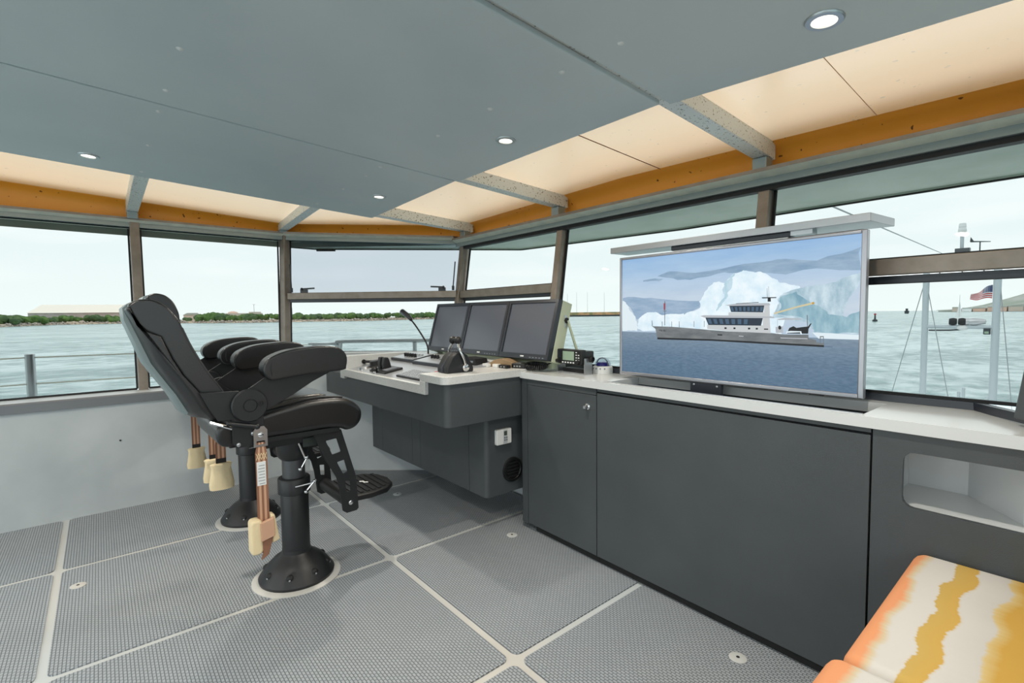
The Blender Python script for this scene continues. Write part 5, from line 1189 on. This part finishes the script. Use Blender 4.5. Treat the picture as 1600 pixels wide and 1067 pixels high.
# trees: rounded leafy crowns
def tree(x, y, zb, r, zt, k, label):
    t = thing('shore_tree', label, 'tree', (x, y, zb), 0, 'bushy trees along the far shore')
    rnd = random.Random(k); h = zt-zb; mb = MB()
    nb = 9
    for j in range(nb):
        a = rnd.uniform(0, 2*PI); d = r*0.62*math.sqrt(rnd.random()); rr = r*rnd.uniform(0.36, 0.5); rr = min(rr, h*0.42)
        if j == 0: a, d = 0, 0
        cz = h-rr*rnd.uniform(0.95, 1.25)-(0.35*h*(d/r)**2)
        if j > 5: cz = rr*0.8
        n_, m_ = 9, 6; vs = []
        for i in range(m_+1):
            th = PI*i/m_
            for q in range(n_):
                aa = 2*PI*q/n_; f = rr*rnd.uniform(0.82, 1.14)
                vs.append((d*math.cos(a)+f*math.sin(th)*math.cos(aa), d*math.sin(a)+f*math.sin(th)*math.sin(aa), max(0.0, cz+f*0.9*math.cos(th))))
        mb.add(vs, [(i*n_+q, (i+1)*n_+q, (i+1)*n_+(q+1) % n_, i*n_+(q+1) % n_) for i in range(m_) for q in range(n_)])
    mb.build('crown', 'foliage' if k % 3 else 'foliage_dark', t)
    MB().tube([(0, 0, -1.6), (0, 0, h*0.4)], [0.35, 0.2], 6).build('trunk', 'rock', t)
spots = ['left of the long warehouse', 'in front of the long warehouse', 'beside the helm chair headrest', 'seen through the second port window', 'seen through the angled bow window', 'left of the monitors']
ordn = ['first', 'second', 'third', 'fourth', 'fifth', 'sixth', 'seventh', 'eighth', 'ninth', 'tenth', 'eleventh', 'twelfth', 'thirteenth', 'fourteenth', 'fifteenth', 'sixteenth', 'seventeenth', 'eighteenth']
for k, (x, y, zb, r, zt) in enumerate(TREES):
    if k < 9: lab = '%s bushy green tree from the left, on the shore by the long warehouse' % ordn[k]
    elif k < 18: lab = '%s bushy green tree from the left, through the second port window' % ordn[k-9]
    else: lab = '%s bushy green tree from the left, through the angled bow window' % ordn[k-18]
    u_ = Vector((x, y)).normalized()*8; tree(x+u_.x, y+u_.y, zb-0.4, r*1.45, zt+0.4, k+3, lab)

hg = MB()
for i in range(len(SHORE)-1):
    a = Vector(SHORE[i]); b = Vector(SHORE[i+1]); L_ = (b-a).length
    if i in (2, 3) : continue
    for k in range(int(L_/5)):
        p = a.lerp(b, random.random()); p = p+p.normalized()*random.uniform(26, 40); r = random.uniform(2.0, 3.6)
        hg.ball((p.x, p.y, -0.6+r*random.uniform(0.4, 1.0)), r, 7, 5, (1.3, 1.3, 0.9))
ho = hg.build('shore_shrubs', 'foliage_dark'); tag(ho, 'low green scrub filling the shore behind the trees', 'shrubs', kind='stuff')
# warehouse and smaller buildings
wh = thing('warehouse', 'long low warehouse with a pale cream roof on the far shore', 'building', (-786, -62, -2))
def bl(dx, dy, z): return (dx, dy, z)
# long side faces the ship; local frame along L, depth behind
Ld = Vector((70, 83.5, 0)); Ln = Ld.length; Lu = Ld.normalized(); Bu = Vector((-Lu.y, Lu.x, 0))
def wp(a, b, z): v = Lu*a+Bu*b; return (v.x, v.y, z)
MB().add([wp(0, 0, -1), wp(Ln, 0, -1), wp(Ln, 0, 11.2), wp(0, 0, 11.6), wp(0, 26, -1), wp(Ln, 26, -1), wp(Ln, 26, 11.2), wp(0, 26, 11.6)], [(0, 1, 2, 3), (4, 7, 6, 5), (0, 3, 7, 4), (1, 5, 6, 2), (3, 2, 6, 7)]).build('wall', 'warehouse_wall', wh)
MB().add([wp(-0.6, -1, 11.5), wp(Ln+1, -1, 11.1), wp(Ln-2, 13, 20.4), wp(4, 13, 21.2), wp(Ln+1, 27, 11.1), wp(-0.6, 27, 11.5)], [(0, 1, 2, 3), (3, 2, 4, 5), (0, 3, 5), (1, 4, 2)]).build('roof', 'warehouse_roof', wh)
fbld = thing('harbour_building', 'long tan building with a square tower behind the shore trees', 'building', (-690, 120, -2))
MB().box(-8, 8, 0, 40, 0, 9.2).build('wall', 'building_tan', fbld)
MB().box(-6, 8, 27, 38, 9.2, 10.8).build('tower', 'building_tan', fbld)
MB().lathe([(6, 9.2), (5, 10.6), (2, 11.6), (0, 11.7)], 16, (0, 8, 0)).build('dome_roof', 'building_pink', fbld, smooth=True)
hb = thing('shore_house', 'low hillside house with grey roof right of the near headrest', 'building', (-645, 72, -2))
MB().box(-6, 4, 0, 14, 0, 7).build('wall', 'building_tan', hb)
MB().prism([(-1, 7), (15, 7), (12, 9.4), (3, 9.4)], 'yz', -6.5, 4.5).build('roof', 'hill', hb)
ms = thing('radio_mast', 'thin radio mast with a short crossbar above the tan building', 'mast', (-683.6, 150.5, -2))
MB().tube([(0, 0, 0), (0, 0, 20)], 0.22, 6).build('pole', 'wire', ms); MB().bar((-1, -1.4, 20), (1, 1.4, 20), 0.3, 0.3).build('crossbar', 'wire', ms)
m2 = MB().tube([(0, 0, 0), (0, 0, 16)], [0.5, 0.3], 6).build('chimney', 'dark_hull', None, loc=(-672.9, 192.9, -2)); tag(m2, 'slim dark chimney above the trees beside the corner post', 'chimney')
# jetty
jt = thing('jetty', 'stone jetty with orange scrub on top, right of the monitors', 'jetty', (-614.8, 657.3, -3))
jd = Vector((150, 127, 0)); ju = jd.normalized(); jb = Vector((-ju.y, ju.x, 0))
def jp(a, b, z): v = ju*a+jb*b; return (v.x, v.y, z)
MB().hexa([jp(-40, 0, -1), jp(95, 0, -0.5), jp(95, 14, -0.5), jp(-40, 14, -1)], [jp(-40, 1, 2.6), jp(95, 1, 3.0), jp(95, 14, 3.0), jp(-40, 14, 2.6)]).build('stone_face', 'jetty_wall', jt)
MB().hexa([jp(-40, 1.5, 2.6), jp(95, 1.5, 3.0), jp(95, 14, 3.0), jp(-40, 14, 2.6)], [jp(-40, 4, 7.6), jp(95, 4, 7.6), jp(95, 12, 7.8), jp(-40, 12, 7.6)]).build('bank_top', 'jetty_top', jt)
for i, (x, y, h) in enumerate(((-618.5, 653.8, 39.8), (-606.2, 665.2, 41.9), (-591.6, 678.2, 41.5), (-568.5, 697.7, 41.0))):
    o = MB().tube([(0, 0, 0), (0, 0, h)], [0.28, 0.16], 6).build('lamp_mast', 'wire', None, loc=(x-4, y+6, -0.5)); tag(o, 'tall thin light mast on the jetty, %s from the left' % ordn[i], 'mast', 'light masts on the jetty')
# headland on the right
hl = MB(); P = [(-228, 1482, 1.5), (-205, 1486, 3.0), (-186, 1488, 4.5), (-171, 1490, 8), (-150, 1492, 13), (-131, 1494, 20), (-110, 1496, 28), (-93, 1497, 35), (-40, 1500, 60), (60, 1500, 90), (300, 1500, 110), (600, 1450, 60)]
vs = [(x, y, -3.2) for x, y, z in P]+[(x, y, z*0.35) for x, y, z in P]+[(x*1.08-4, y+110, z) for x, y, z in P]; k = len(P)
hl.add(vs, [(i, i+1, k+i+1, k+i) for i in range(k-1)]+[(k+i, k+i+1, 2*k+i+1, 2*k+i) for i in range(k-1)])
struct(hl.build('ground_2', 'hill', smooth=True), 'grey headland on the right horizon')
def house(x, y, w, h, m, lab):
    t = thing('seafront_building', lab, 'building', (x, y, -2.5), 0, 'buildings on the headland')
    MB().box(-w/2, w/2, 0, 12, 0, h).build('wall', m, t); MB().prism([(-w/2-0.5, h), (w/2+0.5, h), (w/2-1.5, h+1.6), (-w/2+1.5, h+1.6)], 'xz', -0.5, 12.5).build('roof', 'hill', t)
house(-199, 1480, 10, 9, 'building_tan', 'square tan tower building at the headland tip')
house(-180, 1482, 16, 7, 'sail', 'white seafront building just left of the flag pole')
house(-160, 1484, 20, 7, 'building_pink', 'pink seafront building below the flag')
house(-132, 1486, 30, 9, 'building_pink', 'long pink seafront building right of the flag pole')
house(-104, 1488, 22, 10, 'building_tan', 'tan seafront building at the right edge of the window')
sb2 = thing('sailing_boat', 'small white sailing boat between the two mast poles', 'boat', (-38.5, 297.5, -3))
MB().prism([(-1.6, 0.9), (1.7, 1.0), (1.3, 0.1), (-1.3, 0.0)], 'xz', -0.6, 0.6).build('hull', 'sail', sb2, bevel=0.1, seg=2)
MB().tube([(0, 0, 0.8), (0, 0, 11.2)], 0.06, 6).build('mast', 'wire', sb2)
MB().prism([(-1.1, 1.6), (0.9, 1.5), (0.15, 8.0), (0.0, 8.2)], 'xz', -0.03, 0.03).build('sail', 'sail', sb2)
by = thing('channel_buoy', 'small dark channel buoy on the water beside the television', 'buoy', (-57.2, 243.4, -3))
MB().lathe([(0.0, 0.0), (0.9, 0.1), (0.9, 0.7), (0.35, 1.0), (0.25, 2.6), (0.0, 2.6)], 14).build('float', 'dark_hull', by, smooth=True); MB().ball((0, 0, 3.0), 0.45, 10, 6).build('top_mark', 'red', by, smooth=True)
sh_ = thing('distant_ship', 'tiny dark ship on the horizon left of the mast', 'ship', (-170.4, 883.7, -3))
MB().prism([(-2.5, 4.0), (2.5, 4.0), (2.0, 0), (-2.0, 0)], 'xz', -2, 2).build('hull', 'dark_hull', sh_); MB().box(-1.2, 1.2, -1.5, 1.5, 4, 7.2).build('bridge', 'dark_hull', sh_)

# bow mast: two poles, crossbars and gear
bm = thing('bow_mast', 'grey twin pole bow mast with crossbars standing on the foredeck', 'mast', (-1.94, 15, -1.45))
def q(x, z, y=0): return (x+1.94, y, z+1.45)
MB().tube([q(-2.54, -1.45), q(-2.545, 2.66)], 0.062, 14).build('pole', 'mast_paint', bm, smooth=True)
MB().tube([q(-1.342, -1.45), q(-1.338, 2.62)], 0.068, 14).build('pole', 'mast_paint', bm, smooth=True)
MB().tube([q(-2.54, 1.017), q(-1.34, 1.013)], 0.042, 12).build('crossbar', 'mast_paint', bm, smooth=True)
MB().tube([q(-2.54, 2.45), q(-1.34, 2.45)], 0.05, 12).build('crossbar', 'mast_paint', bm, smooth=True)
MB().tube([q(-2.47, 0.93), q(-2.1, 0.935), q(-1.85, 0.96)], 0.018, 8).build('cable', 'dark_hull', bm, smooth=True)
MB().tube([q(-1.94, 2.45), q(-1.943, 3.10)], 0.035, 10).build('light_pole', 'mast_paint', bm, smooth=True)
MB().lathe([(0.03, 0), (0.05, 0.05), (0.05, 0.06)], 12, q(-1.943, 3.06)).build('light_socket', 'dark_hull', bm, smooth=True)
MB().lathe([(0.05, 0), (0.075, 0.05), (0.075, 0.11), (0.06, 0.15), (0.07, 0.16), (0.06, 0.24), (0.0, 0.25)], 14, q(-1.943, 3.11)).build('top_light', 'white_plastic', bm, smooth=True)
MB().box(-0.11, 0.14, -0.08, 0.08, 4.08, 4.24).build('equipment_box', 'grey_tube', bm)
for x in (-2.307, -1.919, -1.562):
    MB().box(x+1.94-0.07, x+1.94+0.07, -0.06, 0.06, 2.06+1.45, 2.16+1.45).build('flood_lamp', 'grey_tube', bm, bevel=0.01, seg=2)
    MB().tube([q(x, 2.16), q(x, 2.45)], 0.015, 6).build('lamp_stem', 'grey_tube', bm)
wv = MB().tube([q(-1.643, 2.45), q(-1.643, 2.90)], 0.012, 6).tube([q(-1.80, 2.925), q(-1.474, 2.89)], [0.016, 0.008], 8)
wv.build('wind_vane', 'dark_hull', bm); MB().prism([(q(-1.81, 0)[0], 2.92+1.45), (q(-1.74, 0)[0], 2.92+1.45), (q(-1.80, 0)[0], 3.03+1.45)], 'xz', -0.006, 0.006).build('vane_tail', 'dark_hull', bm)
for x in (-1.96, -1.80):
    MB().lathe([(0.0, -0.10), (0.06, -0.10), (0.082, -0.02), (0.082, 0.04), (0.05, 0.20), (0.0, 0.21)], 16, q(x+0.1, 1.135), 'x').build('horn_bell', 'steel', bm, smooth=True)
    MB().lathe([(0.0, -0.17), (0.07, -0.165), (0.084, -0.10), (0.07, -0.04), (0.0, -0.03)], 16, q(x+0.02, 1.135, -0.02), 'x').build('horn_mouth', 'gasket', bm, smooth=True)
MB().ball(q(-1.88, 1.0), 0.07, 12, 8, (1.6, 1, 0.9)).build('deck_light', 'white_plastic', bm, smooth=True)
MB().box(q(-1.53, 0)[0], q(-1.42, 0)[0], -0.06, 0.06, 0.85+1.45, 0.98+1.45).build('work_lamp', 'dark_hull', bm, bevel=0.01, seg=2)
MB().box(q(-1.51, 0)[0], q(-1.44, 0)[0], -0.066, -0.06, 0.87+1.45, 0.92+1.45).build('work_lamp_lens', 'lcd', bm)
for (a, b) in ((q(-2.57, 2.08), q(-3.35, -1.4, 0.3)), (q(-2.51, 1.9), q(-1.85, -1.4, -0.6)), (q(-1.30, 2.0), q(-0.95, -1.4, -0.3))):
    MB().tube([a, b], 0.009, 6).build('stay', 'wire', bm)
# flag
fl_ = thing('flag', 'red and white striped flag with a blue starred corner, hung from the mast pole', 'flag', (-1.415, 15, 1.545))
def fpt(u, v):   # u from pole outwards 0..1, v 0..1 upwards ; drooping and rippled
    x = -0.36*u*(1-0.08*v); z = (0.10+0.30*v)*(1-0.5*u*v*0.95)-0.02*u+0.02*math.sin(7*u); y = 0.05*math.sin(9*u+2*v); return (x, y, z)
nU = 14
for s in range(13):
    mb = MB(); v0, v1 = s/13, (s+1)/13
    for i in range(nU):
        a, b = i/nU, (i+1)/nU
        if s >= 6 and b <= 0.43: continue
        A = [fpt(a, v0), fpt(b, v0), fpt(b, v1), fpt(a, v1)]; mb.add(A+[(p[0], p[1]+0.004, p[2]) for p in A], [(0, 1, 2, 3), (7, 6, 5, 4), (0, 4, 5, 1), (3, 2, 6, 7)])
    mb.build('stripe', 'flag_red' if s % 2 == 0 else 'flag_white', fl_)
mb = MB()
for i in range(6):
    a, b = i*0.43/6, (i+1)*0.43/6; A = [fpt(a, 6/13), fpt(b, 6/13), fpt(b, 1), fpt(a, 1)]; mb.add(A+[(p[0], p[1]+0.004, p[2]) for p in A], [(0, 1, 2, 3), (7, 6, 5, 4), (3, 2, 6, 7)])
mb.build('canton', 'flag_blue', fl_)
sm = MB()
for r in range(5):
    for c in range(6):
        p = fpt(0.04+c*0.065, 0.51+r*0.105); sm.box(p[0]-0.006, p[0]+0.006, p[1]-0.003, p[1]-0.001, p[2]-0.006, p[2]+0.006)
sm.build('stars', 'flag_white', fl_)
# foredeck posts near the mast
for i, (x, zt, lab) in enumerate(((-1.899, -0.489, 'short grey rail post between the mast poles, left one'), (-1.82, -0.392, 'short grey rail post between the mast poles, right one'), (-1.42, -0.58, 'short grey rail post beside the right mast pole'))):
    o = MB().tube([(0, 0, 0), (0, 0, zt+1.45)], 0.03, 8).ball((0, 0, zt+1.45), 0.034, 8, 6).build('rail_post', 'mast_paint', None, loc=(x, 15, -1.45), smooth=True); tag(o, lab, 'post', 'rail posts on the foredeck')
# lifeline stanchion and lines outside the port window
sn = thing('stanchion', 'steel lifeline stanchion outside the port window', 'stanchion', (-5.4, -0.43, -0.09))
MB().tube([(0, 0, 0), (0, 0, 1.222)], 0.031, 16).build('tube', 'steel', sn, smooth=True)
MB().lathe([(0.07, 0.0), (0.07, 0.012), (0.04, 0.02)], 20).build('foot', 'steel', sn, smooth=True)
ll = thing('lifelines', 'two thin pale lifelines strung outside the port windows', 'rope', (-5.4, -0.43, -0.09))
for zz, sag in ((1.195, 0.012), (0.985, 0.01)):
    MB().tube([(0.0, -3.5, zz), (0, -1.2, zz-sag), (0, 0.0, zz), (0, 1.1, zz-sag), (0.0, 2.2, zz)], 0.006, 6).build('line', 'rope', ll)
s2 = thing('stanchion', 'steel stanchion outside by the port bow, behind the armrests', 'stanchion', (-5.4, 1.77, -0.09))
MB().tube([(0, 0, 0), (0, 0, 1.20)], 0.028, 14).build('tube', 'steel', s2, smooth=True)
MB().lathe([(0.07, 0.0), (0.07, 0.012), (0.04, 0.02)], 20).build('foot', 'steel', s2, smooth=True)
hr = thing('handrail', 'pale curved handrail outside the angled bow window', 'handrail', (-4.96, 1.87, -0.09))
MB().tube(catmull([(-0.20, -0.24, 1.215), (-0.03, -0.03, 1.215), (0.0, 0.0, 1.235), (0.28, 0.34, 1.238), (0.57, 0.675, 1.238), (1.1, 1.28, 1.238)], 4, False), [0.012]*4+[0.019]*17, 10).build('rail', 'alu_light', hr, smooth=True)
MB().tube([(0.50, 0.59, 0.0), (0.50, 0.59, 1.22)], 0.022, 10).build('rail_leg', 'alu_light', hr, smooth=True)
MB().prism([(-0.06, 1.13), (0.02, 1.10), (0.06, 1.225), (-0.11, 1.222)], 'xz', -0.012, 0.012).build('gusset', 'alu_light', hr)
MB().tube([(0.0, 0.0, 0.0), (0.0, 0.0, 1.2)], 0.02, 10).build('rail_leg', 'alu_light', hr, smooth=True)
st_ = MB().tube([(0, 0, 0), (1.0, -11.3, -0.52)], 0.006, 6).build('forestay', 'wire', None, loc=(-2.2, 15.0, 2.66)); tag(st_, 'thin wire stay running from the bow mast to the roof', 'wire')
